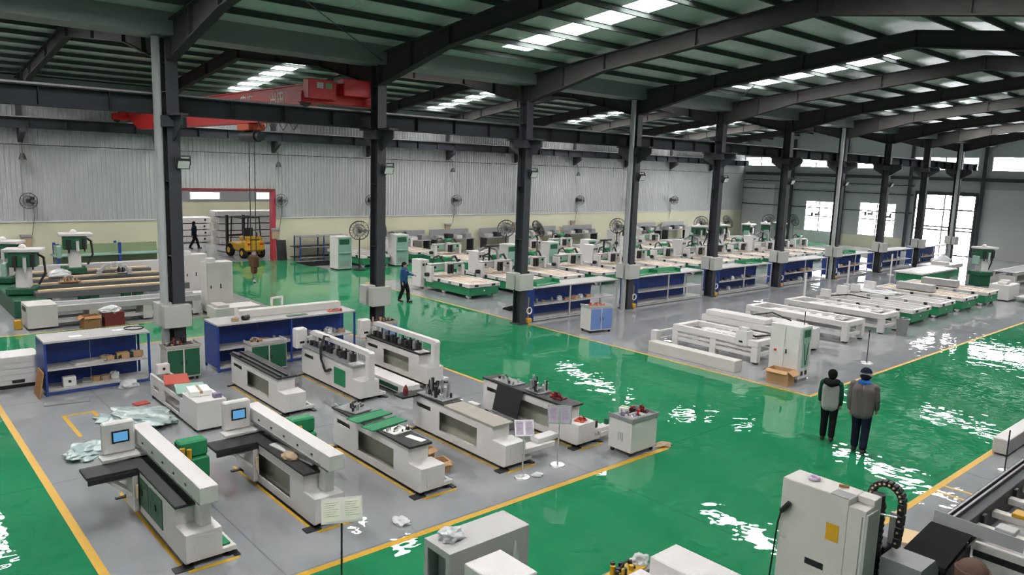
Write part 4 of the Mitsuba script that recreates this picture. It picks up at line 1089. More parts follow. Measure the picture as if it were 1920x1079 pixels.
def tall_cab(sx, sy, sz, label_colors=True):
    p = Proto()
    p.add('body', bx(0, sx, 0, sy, 0.08, sz, 0.012), 'cream_white')
    p.add('plinth', bx(0.03, sx - 0.03, 0.03, sy - 0.03, 0, 0.08, 0), 'black')
    d = p.add('door', bx(0.03, sx - 0.03, -0.014, 0, 0.14, sz - 0.05, 0.005), 'cream_white')
    p.add(d + '__lock', cat([bx(0.12, 0.16, -0.03, -0.014, sz * 0.5, sz * 0.56, 0.003), bx(sx * 0.5, sx * 0.5 + 0.04, -0.03, -0.014, sz * 0.5, sz * 0.58, 0.003)]), 'black')
    p.add('air_unit', bx(0.08, 0.36, 0.1, 0.4, sz, sz + 0.14, 0.015), 'white')
    return p


put('control_cabinet', tall_cab(0.95, 0.55, 1.75), 'tall pale control cabinet just right of the leftmost steel column', 'cabinet', (10.2, 31.4, 0))
put('control_cabinet', tall_cab(0.95, 0.6, 1.9), 'tall pale cabinet with a small box on top, right of the long pale bed', 'cabinet', (9.75, 27.55, 0))
pl = Proto()
pl.add('', cat([bx(0, 1.6, 0, 0.9, 0.0, 0.42, 0.01), bx(0.1, 0.5, 0.1, 0.8, 0.42, 0.52, 0.01)]), 'cream_white')
put('low_plinth', pl, 'low pale plinth at the foot of the tall cabinet with a box on top', 'plinth', (9.6, 26.3, 0))
pl = Proto()
pl.add('body', bx(0, 1.5, 0, 0.5, 0.0, 0.55, 0.01), 'film_white')
pl.add('stripe', bx(0, 1.5, -0.006, 0, 0.06, 0.14, 0), 'blue')
pl.add('badge', bx(0.25, 0.45, -0.008, 0, 0.28, 0.4, 0), 'dark_red')
put('low_cabinet', pl, 'low pale cabinet with blue stripe and dark red badge between two tall cabinets', 'cabinet', (9.3, 29.2, 0))

big = Proto()
for i, y in enumerate((0, 1.6, 3.2, 4.9)):
    big.add('cross_rail', cat([bx(0, 5.2, y, y + 0.5, 0.55, 0.78, 0.01)]), 'dark_rail')
    big.add('wood_strip', bx(0.1, 5.1, y + 0.14, y + 0.32, 0.78, 0.84, 0.004), 'card_light')
    for j in range(4):
        big.add('leg', bx(0.2 + 1.5 * j, 0.5 + 1.5 * j, y + 0.05, y + 0.45, 0, 0.55, 0.01), 'dark_green')
big.add('white_rail', bx(0.3, 6.5, 5.9, 6.15, 0.0, 0.98, 0.01), 'white')
big.add('end_base', bx(-0.7, 0.3, -0.3, 5.6, 0.0, 0.6, 0.02), 'dark_green')
big.add('control_rail', bx(0.4, 5.0, 0.62, 0.8, 0.6, 0.74, 0.01), 'black')
big.add('control_rail', bx(0.4, 5.0, 2.3, 2.5, 0.6, 0.74, 0.01), 'mid_grey')
big.add('control_rail', bx(0.4, 5.0, 3.9, 4.15, 0.6, 0.74, 0.01), 'black')
put('panel_saw_table', big, 'wide table of grey rails with wooden strips in the left rear area', 'machine', (4.9, 30.4, 0))


def work_head(pedestal=False):
    p = Proto()
    p.add('column', ext(Polygon([(-0.25, 0), (0.25, 0), (0.17, 0.85), (-0.17, 0.85)]), -0.22, 0.22, 'x'), 'white')
    p.add('base', bx(-0.5, 0.4, -0.45, 0.45, -0.12, 0.12, 0.03), 'dark_green')
    p.add('head_box', bx(-0.4, 0.45, -0.3, 0.3, 0.85, 1.38, 0.03), 'dark_green')
    p.add('canopy', bx(-0.55, 0.65, -0.36, 0.36, 1.38, 1.5, 0.04), 'white')
    p.add('lamp_dome', ball((0, 0, 1.52), 0.13, 2), 'white', smooth=40)
    for i, (x, z) in enumerate(((-0.2, 1.05), (0.1, 1.0), (0.35, 1.1))):
        p.add('spindle', cat([cyl((x, -0.32, z - 0.2), (x, -0.32, z + 0.2), 0.08, 12), cyl((x, -0.32, z - 0.34), (x, -0.32, z - 0.2), 0.03, 8)]), ['black', 'chrome', 'black'][i], smooth=30)
    p.add('side_panel', bx(-0.62, -0.45, -0.3, 0.1, 0.5, 1.0, 0.03), 'pale_green')
    p.add('hose', tube([(0.4, 0.1, 1.3), (0.62, 0.1, 1.15), (0.66, 0.05, 0.6), (0.45, 0, 0.2)], 0.04, 8), 'black')
    if pedestal:
        p.add('pedestal', bx(-0.42, 0.34, -0.36, 0.36, -0.7, -0.1, 0.02), 'dark_green')
    return p


hd = work_head()
put('machining_head', hd, 'green and white machining head on the left rear table, right of the others', 'machining head', (7.0, 34.6, 0.965), -8)
put('machining_head', hd, 'green and white machining head at the left edge of the photo, nearer one', 'machining head', (4.75, 31.5, 0.75), -20)
put('machining_head', hd, 'green and white machining head at the left edge of the photo, behind the nearer one', 'machining head', (4.6, 34.6, 0.75), -30)
ch = Proto()
for i in range(9):
    t = math.pi * i / 8
    ch.add('chain_link', mv(rot(bx(-0.1, 0.1, -0.12, 0.12, -0.06, 0.06, 0.01), -math.degrees(t), (0, 1, 0)), 0.55 - 0.55 * math.cos(t), 0, 0.08 + 0.34 * math.sin(t)), 'light_grey')
put('cable_chain', ch, 'arched pale cable chain on the left rear table beside the standing machining head', 'cable chain', (7.6, 33.4, 0.84), -10)
put('tool_pile', gadget(81, 9, 0.7, 0.4, 0.2, ('tan', 'wood_dark', 'cream_white')), 'brown and cream tools on the left rear table between the machining heads', 'tools', (6.3, 32.2, 0.845), 0)
put('tool_pile', gadget(82, 9, 0.5, 0.5, 0.25, ('black', 'light_grey', 'steel')), 'black fittings on the left rear table right of the arched cable chain', 'tools', (8.6, 33.9, 0.845), 0)
th = Proto()
th.add('', crumple(8.3, 0.4, 0.22, 0.2, 3, 0.5), 'film_white', smooth=50)
put('plastic_film', th, 'clump of white film on the left rear table left of the standing machining head', 'plastic film', (6.3, 33.8, 0.85))
gb = Proto()
gb.add('sheet_wall', bx(0.1, 4.6, 0.6, 0.66, 0.45, 1.42, 0.01), 'olive', label='olive green sheets standing on the rack')
gb.add('shelf', cat([bx(0, 5.5, 0, 0.9, 0.9, 0.98, 0.01), bx(0, 5.5, 0, 0.9, 0.35, 0.4, 0.01)]), 'pale_green')
for x in (0.1, 2.7, 5.3):
    gb.add('post', bx(x, x + 0.12, 0.0, 0.12, 0, 1.5, 0.01), 'blue')
    gb.add('post', bx(x, x + 0.12, 0.78, 0.9, 0, 1.5, 0.01), 'blue')
put('long_rack', gb, 'long pale green rack with blue posts along the back wall in the left rear corner', 'rack', (7.2, 39.6, 0))
# ------------------------------------------------------------------ rows of green and white router tables
def cnc(head='low', body='green', slat='wood', W=1.75, L=4.0):
    """router table: length along +y, near end at y = 0"""
    p = Proto()
    p.add('base', cat([bx(0.06, W - 0.06, 0.05, L - 0.05, 0.14, 0.5, 0.015)]), body)
    p.add('bed_frame', cat([bx(0, 0.12, 0, L, 0.5, 0.66, 0.01), bx(W - 0.12, W, 0, L, 0.5, 0.66, 0.01), bx(0.12, W - 0.12, 0, 0.12, 0.5, 0.64, 0.008), bx(0.12, W - 0.12, L - 0.12, L, 0.5, 0.64, 0.008)]), 'white')
    for x in (0.18, W - 0.18):
        for y in (0.25, L * 0.5, L - 0.25):
            p.add('foot', cat([bx(x - 0.09, x + 0.09, y - 0.09, y + 0.09, 0.05, 0.14, 0.01), cyl((x, y, 0), (x, y, 0.05), 0.06, 10)]), 'white')
    n = 6
    for i in range(n):
        x = 0.18 + (W - 0.36) * (i + 0.5) / n
        p.add('bed_slat', bx(x - 0.07, x + 0.07, 0.16, L - 0.16, 0.56, 0.63, 0.006), slat if i % 2 else 'cream_white')
    p.add('end_sensor', bx(0.3, 0.5, -0.012, 0.0, 0.53, 0.62, 0.003), 'black')
    p.add('end_sensor', bx(W - 0.5, W - 0.3, -0.012, 0, 0.53, 0.62, 0.003), 'black')
    p.add('bed_floor', bx(0.12, W - 0.12, 0.12, L - 0.12, 0.5, 0.53, 0), 'black')
    p.add('cable_tray', bx(W + 0.01, W + 0.13, 0.3, L - 0.2, 0.52, 0.62, 0.006), 'black')
    for i in range(4):
        p.add('valve', bx(-0.07, -0.005, 0.5 + 0.8 * i, 0.62 + 0.8 * i, 0.52, 0.64, 0.006), ['black', 'mid_grey'][i % 2])
    p.add('lamp_dot', cyl((W * 0.5, 0.035, 0.34), (W * 0.5, 0.05, 0.34), 0.035, 10), 'paper')
    return p


def gantry(p, y, W=1.75, tall=False, arm=True):
    p.add('gantry_side', cat([bx(-0.08, 0.08, y - 0.22, y + 0.22, 0.4, 1.15, 0.02)]), 'white')
    p.add('gantry_side', cat([bx(W - 0.08, W + 0.08, y - 0.22, y + 0.22, 0.4, 1.15, 0.02)]), 'white')
    b = p.add('gantry_beam', bx(-0.06, W + 0.06, y - 0.14, y + 0.14, 0.92, 1.2, 0.015), 'pale_green' if not tall else 'light_grey')
    p.add(b + '__top_cover', bx(-0.06, W + 0.06, y - 0.16, y + 0.16, 1.2, 1.24, 0.01), 'white')
    p.add(b + '__slot', cat([bx(x, x + 0.14, y - 0.146, y - 0.14, 1.02, 1.12, 0) for x in (0.1, W * 0.45, W - 0.25)]), 'black')
    s = p.add('spindle_carriage', bx(W * 0.5 - 0.18, W * 0.5 + 0.18, y - 0.34, y - 0.14, 0.82, 1.3, 0.02), 'white')
    p.add(s + '__spindle', cat([cyl((W * 0.5 + d, y - 0.4, 0.78), (W * 0.5 + d, y - 0.4, 1.2), 0.07, 12) for d in (-0.09, 0.09)]), 'black', smooth=30)
    p.add('side_motor', cyl((-0.09, y, 0.75), (-0.26, y, 0.75), 0.09, 12), 'black', smooth=30)
    p.add('side_motor', cyl((W + 0.09, y, 0.75), (W + 0.24, y, 0.75), 0.09, 12), 'black', smooth=30)
    p.add('cable_loop', tube([(0.2, y + 0.1, 1.24), (0.3, y + 0.12, 1.5), (0.55, y + 0.1, 1.56), (0.75, y, 1.3)], 0.035, 6), 'black')
    if arm:
        p.add('cable_arm', tube([(W - 0.1, y + 0.05, 1.2), (W - 0.3, y + 0.05, 1.5), (W - 0.75, y + 0.05, 1.42)], 0.05, 8), 'black')
        p.add('arm_cover', bx(W - 0.95, W - 0.55, y - 0.12, y + 0.2, 1.36, 1.5, 0.02), 'green')


def side_cabinet(p, x, y, h=1.35):
    c = p.add('electrics_cabinet', bx(x, x + 0.45, y, y + 0.75, 0.1, h, 0.012), 'white')
    p.add(c + '__vent', cat([bx(x + 0.08 + 0.17 * i, x + 0.2 + 0.17 * i, y - 0.006, y, h - 0.28, h - 0.16, 0) for i in range(2)]), 'black')


cA = cnc(); gantry(cA, 2.9)
side_cabinet(cA, -0.15, 3.4)
cB = cnc(); gantry(cB, 3.0)
cC = cnc(); gantry(cC, 2.6, tall=True)
cC.add('dust_hose', tube([(0.9, 2.4, 1.3), (0.9, 2.5, 1.75), (0.5, 2.7, 1.95), (0.1, 2.9, 1.7)], 0.07, 8), 'mid_grey')
cC.add('tool_arm', cat([cyl((0.5, 2.6, 1.24), (0.5, 2.6, 1.95), 0.05, 8), bx(0.2, 1.1, 2.55, 2.65, 1.9, 1.98, 0.01)]), 'black')
side_cabinet(cC, 0.3, 3.2, 1.6)
cF = cnc(slat='light_grey')
rows = []
x0 = 19.95
for i in range(13):
    x = x0 + 2.72 * i
    pr = cA if i == 0 else (cB, cC, cB)[i % 3]
    lab = ('green based router table, nearest of the front row, beside the worker in blue' if i == 0 else 'green based router table, %s of the front row behind the blue shelves' % NTH[i] if i < 12 else 'green based router table, farthest of the front row behind the blue shelves')
    put('router_table', pr, lab, 'machine', (x, 25.2, 0))
for i in range(11):
    x = 25.3 + 3.1 * i
    pr = (cB, cC, cF)[(i * 2) % 3]
    put('router_table', pr, 'green based router table, %s of the rear row along the back wall' % NTH[i], 'machine', (x, 32.3, 0))
put('router_table', cF, 'green based router table behind the second steel column, between two green screen cabinets', 'machine', (21.2, 36.2, 0))
put('router_table', cB, 'green based router table behind the white cabinet with the green screen near the back wall', 'machine', (24.8, 36.6, 0))


def screen_cabinet(p, sx, sy, sz):
    p.add('body', bx(0, sx, 0, sy, 0.06, sz, 0.012), 'white')
    p.add('plinth', bx(0.03, sx - 0.03, 0.03, sy - 0.03, 0, 0.06, 0), 'black')
    p.add('front_panel', bx(0.04, sx - 0.04, -0.012, 0.0, 0.1, sz - 0.06, 0.004), 'pale_green')
    p.add('screen', bx(0.1, sx - 0.16, -0.02, -0.012, sz - 0.42, sz - 0.14, 0.004), 'dark_green', label='dark green screen panel')
    p.add('vent', cat([bx(0.15 + 0.09 * i, 0.2 + 0.09 * i, -0.016, -0.012, 0.2, 0.5, 0) for i in range(int((sx - 0.3) / 0.09))]), 'mid_grey')
    p.add('keyboard_tray', bx(0.1, sx - 0.1, -0.12, -0.012, sz * 0.5, sz * 0.53, 0.004), 'pale_green')


sc1 = Proto(); screen_cabinet(sc1, 0.85, 0.85, 1.78)
put('control_cabinet', sc1, 'white cabinet with dark green screen just right of the second steel column', 'cabinet', (23.1, 35.85, 0))
put('control_cabinet', sc1, 'white cabinet with dark green screen left of the second steel column', 'cabinet', (19.5, 35.85, 0), 0)
for i, (x, y) in enumerate(((26.5, 31.8), (29.7, 31.9), (33.0, 32.0), (36.6, 31.9))):
    put('control_cabinet', sc1, 'white cabinet with green screen between the two router rows, %s from the left' % NTH[i], 'cabinet', (x, y - 1.5, 0), 0, sc=(0.9, 0.8, 0.92))
hdp = work_head(True)
heads = ((44.5, 30.9), (47.6, 31.2), (51.0, 31.0), (53.4, 31.0), (55.6, 31.0))
for i, (x, y) in enumerate(heads):
    put('machining_head', hdp, 'green and white machining head above the far router tables, %s from the left' % NTH[i], 'machining head', (x, y, 0.7), 20 * i - 30)
put('machining_head', hdp, 'green and white machining head beyond the white frames, left one of two', 'machining head', (48.3, 14.4, 0.7), -30)
put('machining_head', hdp, 'green and white machining head beyond the white frames, right one of two', 'machining head', (48.8, 11.7, 0.7), -30)
gdrape = Proto()
gdrape.add('', crumple(11.3, 0.8, 0.5, 0.25, 3, 0.4), 'cloth_band', smooth=50)
put('covered_machine', gdrape, 'grey cloth covered machine behind the rear row of router tables', 'covered machine', (46.3, 38.3, 0), sc=(1.6, 1.6, 5.0))
put('covered_machine', gdrape, 'grey cloth covered machine at the back wall above the router tables, left one', 'covered machine', (36.0, 38.6, 0), sc=(1.0, 1.2, 4.6))

# floor fans
sf = Proto()
sf.add('base', cyl((0, 0, 0), (0, 0, 0.05), 0.3, 20), 'black', smooth=30)
sf.add('pole', cyl((0, 0, 0.05), (0, 0, 1.75), 0.03, 10), 'black', smooth=30)
fan_p = Proto()
fan_head(fan_p, 0.52, w=1.7)
for path, shape, lab in fan_p.parts:
    sf.parts.append((path, {**shape, 'to_world': mi.ScalarTransform4f().translate([0, -0.05, 2.05])}, lab))


def put_fan(label, loc, rz, tilt=0):
    key = numbered('floor_fan', TOP)
    T = mi.ScalarTransform4f().translate(list(map(float, loc))).rotate([0, 0, 1], float(rz))
    H = T @ mi.ScalarTransform4f().translate([0, 0, 2.0]).rotate([1, 0, 0], float(tilt)).translate([0, -0.1, 0.1])
    for path, shape, lab in sf.parts:
        scene[key + '__' + path] = {**shape, 'to_world': T if path in ('base', 'pole') else H}
    labels[key] = {'label': label, 'category': 'fan'}


for i, (x, y, rz, tl, lab) in enumerate(((20.6, 35.5, -40, -20, 'tall black floor fan left of the second steel column, behind the white cabinet'), (22.6, 36.6, 40, -15, 'tall black floor fan just right of the second steel column'),
                                         (29.6, 34.0, -50, -20, 'black floor fan left of the third steel column above the router tables'), (31.4, 33.2, 80, -25, 'black floor fan right of the third steel column, tilted upward'),
                                         (38.9, 33.4, -60, -20, 'black floor fan left of the fourth steel column above the router tables'), (48.4, 33.4, -60, -25, 'black floor fan left of the fifth steel column'), (51.9, 33.4, 70, -25, 'black floor fan right of the fifth steel column'),
                                         (58.0, 33.4, -60, -20, 'black floor fan left of the sixth steel column'), (61.4, 33.0, 70, -20, 'black floor fan right of the sixth steel column'))):
    put_fan(lab, (x, y, 0), rz, tl)

# racks along the back wall
rk = Proto()
for z in (0.15, 0.75, 1.35):
    rk.add('shelf', bx(0, 3.0, 0, 0.8, z, z + 0.05, 0.005), 'mid_grey')
for x in (0, 1.47, 2.94):
    for y in (0, 0.74):
        rk.add('post', bx(x, x + 0.06, y, y + 0.06, 0, 1.42, 0.005), 'blue')
rk.add('sheet', bx(-0.3, 2.9, 0.1, 0.7, 0.80, 0.83, 0.004), 'black')
rk.add('sheet', bx(-0.3, 2.8, 0.1, 0.7, 0.2, 0.24, 0.004), 'black')
put('steel_rack', rk, 'blue and grey rack of dark sheets right of the red framed opening', 'rack', (19.5, 40.2, 0))
rk2 = Proto()
rk2.add('table', bx(0, 3.2, 0, 0.8, 0.86, 0.92, 0.006), 'mid_grey')
rk2.add('back_board', bx(0, 3.2, 0.74, 0.8, 0.92, 1.5, 0.006), 'mid_grey')
for x in (0.05, 3.05):
    rk2.add('leg', bx(x, x + 0.1, 0.05, 0.7, 0, 0.86, 0.006), 'steel')
for j in range(4):
    rk2.add('part_box', bx(0.3 + 0.75 * j, 0.75 + 0.75 * j, 0.15, 0.6, 0.92, 1.12 + 0.1 * (j % 2), 0.01), ('light_grey', 'black', 'cream_white', 'mid_grey')[j])
for i, x in enumerate((25.4, 29.0, 33.2, 37.4, 41.4, 49.5, 53.5)):
    put('wall_bench', rk2, 'grey bench with boxes along the back wall behind the router tables, %s from the left' % NTH[i], 'bench', (x, 40.2, 0), 0, 'benches along the back wall')
mat_ = Proto()
mat_.add('', bx(-1.3, 1.3, -0.9, 0.9, 0, 0.012, 0.003), 'cloth_black')
put('floor_mat', mat_, 'dark mat on the floor in front of the blue and grey rack', 'mat', (20.3, 38.9, 0.0), 0)
one('dark_panel', rot(bx(-0.28, 0.28, -0.02, 0.02, 0, 1.15, 0.004), -8, (1, 0, 0)), 'black', 'dark panel leaning on the cream wall just right of the red framed opening', 'panel', loc=(18.85, 41.1, 0))
for i, (x, y, s) in enumerate(((21.9, 22.2, 0.5), (22.3, 22.9, 0.35), (22.4, 22.2, 0.35))):
    one('scrap_parts', crumple(14.1 + i, s, s * 0.7, 0.12, 3, 0.6), 'cloth_black' if i < 2 else 'film_white', ('dark heap of hoses on the floor behind the third steel column', 'smaller dark heap on the floor behind the third steel column', 'pale heap of scraps on the floor behind the third steel column')[i], 'scraps', loc=(x - 1.6 + 0.7 * i, y + 0.3 + 0.6 * (i == 2), 0), smooth=50)
# ------------------------------------------------------------------ white machine frames on the right
def white_frame(W, L=4.0, H=0.75, slots=True):
    """welded bed frame: legs, deep top rails, slotted cross bars"""
    p = Proto()
    p.add('side_rail', bx(0, 0.16, 0, L, H - 0.2, H, 0.012), 'white')
    p.add('side_rail', bx(W - 0.16, W, 0, L, H - 0.2, H, 0.012), 'white')
    p.add('end_rail', bx(0.16, W - 0.16, 0, 0.2, H - 0.18, H - 0.004, 0.012), 'white')
    p.add('end_rail', bx(0.16, W - 0.16, L - 0.2, L, H - 0.18, H - 0.004, 0.012), 'white')
    pl = sbox(0.16, 0.55, W - 0.16, L - 0.75)
    for i in range(6):
        for j in range(2):
            cx_, cy_ = 0.36 + (W - 0.72) * (j + 0.0), 0.85 + (L - 1.7) * i / 5.0
            pl = pl.difference(sbox(cx_ - 0.12, cy_ - 0.11, cx_ + 0.12, cy_ + 0.11))
    p.add('slotted_plate', ext(pl, H - 0.10, H - 0.06, 'z'), 'white')
    for x in (0.0, W - 0.2):
        for y in (0.0, L * 0.5 - 0.1, L - 0.22):
            p.add('leg', bx(x, x + 0.2, y, y + 0.22, 0.05, H - 0.2, 0.01), 'white')
            p.add('foot', cyl((x + 0.1, y + 0.1, 0), (x + 0.1, y + 0.1, 0.05), 0.085, 14), 'black', smooth=30)
    for x in (0.03, W - 0.15):
        p.add('lower_rail', bx(x, x + 0.12, 0.2, L - 0.2, 0.2, 0.32, 0.008), 'white')
    p.add('lower_crossbar', bx(0.15, W - 0.15, 0.05, 0.16, 0.2, 0.32, 0.008), 'white')
    p.add('tool_port', bx(W * 0.5 - 0.15, W * 0.5 + 0.25, 0.45, 0.75, H - 0.06, H - 0.03, 0.01), 'light_grey')
    return p


f1 = white_frame(1.35, 3.15, 0.72)
f1.add('slide_head', cat([bx(-0.05, 0.28, 0.35, 0.75, 0.5, 0.98, 0.02), bx(0.0, 0.2, 0.4, 0.7, 0.98, 1.06, 0.01)]), 'white')
f1.add('slide_slot', bx(-0.062, -0.05, 0.5, 0.62, 0.6, 0.66, 0.002), 'black')
f1.add('slide_cable', tube([(0.25, 0.6, 0.9), (0.5, 0.4, 0.75), (0.9, 0.2, 0.78), (1.2, 0.1, 0.74)], 0.03, 6), 'black')
f1.add('mid_rail', bx(0.0, 0.05, 0.2, 2.95, 0.38, 0.46, 0.006), 'white')
put('welded_bed', f1, 'white welded bed with a slide head, just behind the long white box', 'machine bed', (20.45, 11.78, 0))
f1b = white_frame(1.5, 3.6, 0.78)
f1b.add('carriage', cat([bx(0.1, 0.6, 1.2, 3.5, 0.78, 0.95, 0.015), bx(0.7, 1.3, 0.3, 1.6, 0.78, 0.88, 0.015)]), 'white')
f1b.add('end_panel', bx(0.9, 1.5, -0.03, 0.0, 0.1, 0.76, 0.006), 'white')
f1b.add('cable', tube([(0.6, 2.0, 0.95), (0.9, 1.4, 1.1), (1.1, 0.8, 0.9)], 0.025, 6), 'black')
put('welded_bed', f1b, 'white welded bed carrying long white carriages, second nearest of the beds', 'machine bed', (22.6, 11.7, 0))
put('welded_bed', white_frame(1.35), 'bright white slotted welded bed, third nearest of the beds', 'machine bed', (25.95, 11.6, 0))
put('welded_bed', white_frame(1.45), 'white slotted welded bed next to the grey waste bin', 'machine bed', (28.72, 11.55, 0))
lw = Proto()
lw.add('', cat([bx(0, 0.24, 0, 0.24, 0, 0.45, 0.01), bx(0.05, 1.4, 0.08, 0.16, 0.36, 0.42, 0.006), bx(0.05, 1.4, 0.08, 0.16, 0.1, 0.16, 0.006), bx(1.3, 1.45, 0, 0.24, 0, 0.45, 0.01)]), 'white')
put('floor_bracket', lw, 'low white bracket at the left end of the nearest white welded bed', 'bracket', (20.1, 15.3, 0))
fb = Proto()
fb.add('', bx(0, 0.38, 0, 3.15, 0.0, 0.34, 0.01), 'cream_white')
put('floor_box', fb, 'long plain white box on the floor along the green aisle before the white welded beds', 'box', (19.05, 11.65, 0))
wc = Proto()
wc.add('body', bx(0, 0.62, 0, 0.92, 0.1, 1.58, 0.012), 'white')
wc.add('plinth', bx(0.03, 0.59, 0.03, 0.89, 0, 0.1, 0), 'mid_grey')
for i in range(2):
    d = wc.add('door', bx(-0.014, 0, 0.03 + 0.44 * i, 0.45 + 0.44 * i, 0.14, 1.55, 0.005), 'white')
    if i == 0:
        wc.add(d + '__handle', bx(-0.03, -0.014, 0.38, 0.42, 0.78, 0.9, 0.003), 'black')
wc.add('emergency_button', cyl((-0.05, 0.72, 0.83), (-0.012, 0.72, 0.83), 0.035, 14), 'orange')
wc.add('control_face', cat([bx(0.1, 0.54, -0.014, 0.0, 1.18, 1.52, 0.005), bx(0.14, 0.5, -0.012, 0.0, 0.42, 1.18, 0.005)]), 'pale_green')
wc.add('screen', bx(0.16, 0.48, -0.022, -0.014, 1.28, 1.48, 0.003), 'dark_green')
wc.add('logo_stripe', cat([tube([(0.2, -0.014, 1.1), (0.3, -0.014, 0.5), (0.34, -0.014, 0.5), (0.44, -0.014, 1.1)], 0.012, 5)]), 'black')
wc.add('antenna', cyl((0.5, 0.2, 1.58), (0.5, 0.2, 1.95), 0.012, 8), 'black')
wc.add('vent', cat([bx(0.14, 0.24, -0.014, 0, 0.2, 0.32, 0), bx(0.36, 0.46, -0.014, 0, 0.2, 0.32, 0)]), 'black')
put('control_cabinet', wc, 'white double door cabinet with a green screen, behind the brown cardboard box', 'cabinet', (19.55, 9.98, 0), 0)
put('cardboard_box', carton(0.42, 0.62, 0.42, True), 'brown cardboard box in front of the white double door cabinet', 'box', (19.16, 10.28, 0), 3)
bn = Proto()
th = np.linspace(0, 2 * math.pi, 21)[:-1]
bn.add('bucket', mv(trimesh.creation.revolve(np.array([[0, 0], [0.17, 0], [0.22, 0.62], [0.24, 0.62], [0.24, 0.65], [0.2, 0.65], [0.16, 0.03], [0, 0.03]]), sections=24), 0, 0, 0), 'mid_grey', smooth=30)
bn.add('lid_flap', rot(bx(-0.16, 0.16, -0.05, 0.08, 0.64, 0.67, 0.01), 20, (1, 0, 0), (0, 0, 0.65)), 'black')
put('waste_bin', bn, 'grey plastic waste bin beside the fourth white welded bed', 'bin', (29.2, 11.05, 0))
st2 = Proto()
st2.add('base', cyl((0, 0, 0), (0, 0, 0.03), 0.2, 24, 0.18), 'chrome', smooth=30)
st2.add('pole', cyl((0, 0, 0.03), (0, 0, 1.05), 0.014, 8), 'steel')
st2.add('clip', bx(-0.05, 0.05, -0.02, 0.02, 1.0, 1.06, 0.005), 'steel')
put('pole_stand', st2, 'thin pole on a chrome base standing alone near the two walking people', 'stand', (23.7, 9.9, 0))
for i, (x, w) in enumerate(((31.4, 1.9), (34.2, 1.8), (36.9, 1.9), (39.9, 1.9))):
    c = cnc(slat='wood' if i > 1 else 'light_grey', W=w, L=4.0)
    if i < 2:
        c.add('gantry_side', bx(-0.05, 0.12, 3.4, 3.8, 0.66, 1.0, 0.015), 'white')
        c.add('gantry_side', bx(w - 0.5, w - 0.3, 3.3, 3.8, 0.66, 1.05, 0.015), 'white')
        c.add('cable', tube([(0.3, 3.5, 0.7), (0.9, 3.0, 0.78), (1.2, 2.2, 0.7)], 0.03, 6), 'black')
    if i == 1:
        c.add('film_cover', crumple(15.2, 0.8, 1.0, 0.1, 3, 0.4).apply_translation([0.9, 3.0, 0.64]) or None, 'film_white', smooth=50)
    if i > 1:
        c.add('carriage_box', bx(0.5, 1.0, 1.5, 3.1, 0.66, 0.98, 0.015), 'light_grey')
    put('router_table', c, 'green based table behind the white frames on the right, %s of the four' % NTH[i], 'machine', (x, 11.55, 0))
wcab = Proto()
wcab.add('body', bx(0, 1.6, 0, 0.9, 0.05, 0.8, 0.015), 'white')
wcab.add('top_clutter', cat([bx(0.2, 0.6, 0.2, 0.6, 0.8, 0.9, 0.01), bx(0.8, 1.3, 0.3, 0.7, 0.8, 0.95, 0.01)]), 'cream_white')
wcab.add('arm', cat([bx(0.3, 1.5, -1.0, -0.2, 0.22, 0.28, 0.01), bx(0.2, 0.5, -1.2, -0.9, 0, 0.3, 0.01), bx(0.9, 1.2, -0.6, 0, 0.16, 0.2, 0.01)]), 'light_grey')
put('side_machine', wcab, 'white machine cabinet at the right edge behind the green based tables', 'machine', (42.7, 11.4, 0))
lb2 = long_bed(8.0, 1.2, 0.8)
put('panel_machine', lb2, 'long pale machine bed in the far right, beyond the machining heads', 'machine', (49.5, 13.0, 0))
lb3 = Proto()
lb3.add('base', bx(0, 3.0, 0, 1.2, 0.0, 0.5, 0.02), 'green')
lb3.add('bed', bx(-0.4, 3.2, -0.1, 1.3, 0.5, 0.72, 0.02), 'light_grey')
lb3.add('hood', ext(Polygon([(-0.2, 0.72), (0.9, 0.72), (0.9, 1.0), (0.6, 1.35), (0.2, 1.35), (-0.2, 1.0)]), 0.0, 0.9, 'y'), 'cream_white')
put('edge_machine', lb3, 'pale hooded machine on a green base at the end of the middle row of workbenches', 'machine', (49.6, 16.9, 0))
lb4 = Proto()
lb4.add('bed', bx(0, 5.0, 0, 1.3, 0.3, 0.72, 0.02), 'green')
lb4.add('top', bx(-0.1, 5.1, -0.1, 1.4, 0.72, 0.8, 0.01), 'white')
for x in (0.3, 4.5):
    lb4.add('leg', bx(x, x + 0.3, 0.1, 1.2, 0, 0.3, 0.01), 'white')
put('edge_machine', lb4, 'green machine with a white top left of the two far machining heads', 'machine', (43.5, 15.8, 0))
put('plastic_film', (lambda q: (q.add('', crumple(18.3, 0.7, 0.5, 0.35, 3, 0.5), 'film_white', smooth=50), q)[1])(Proto()), 'white plastic film heap before the far glazed door', 'plastic film', (54.5, 18.6, 0.0), sc=(1.3, 1.2, 2.0))
ps = Proto()
ps.add('', cat([cyl((0, 0, 0), (0, 0, 1.3), 0.05, 10), cyl((0, 0, 0), (0, 0, 0.04), 0.2, 14)]), 'white')
for i, (x, y) in enumerate(((33.6, 17.2), (41.0, 18.6), (48.0, 19.2))):
    put('white_post', ps, 'slim white post before the middle row of workbenches, %s from the left' % NTH[i], 'post', (x, y, 0))

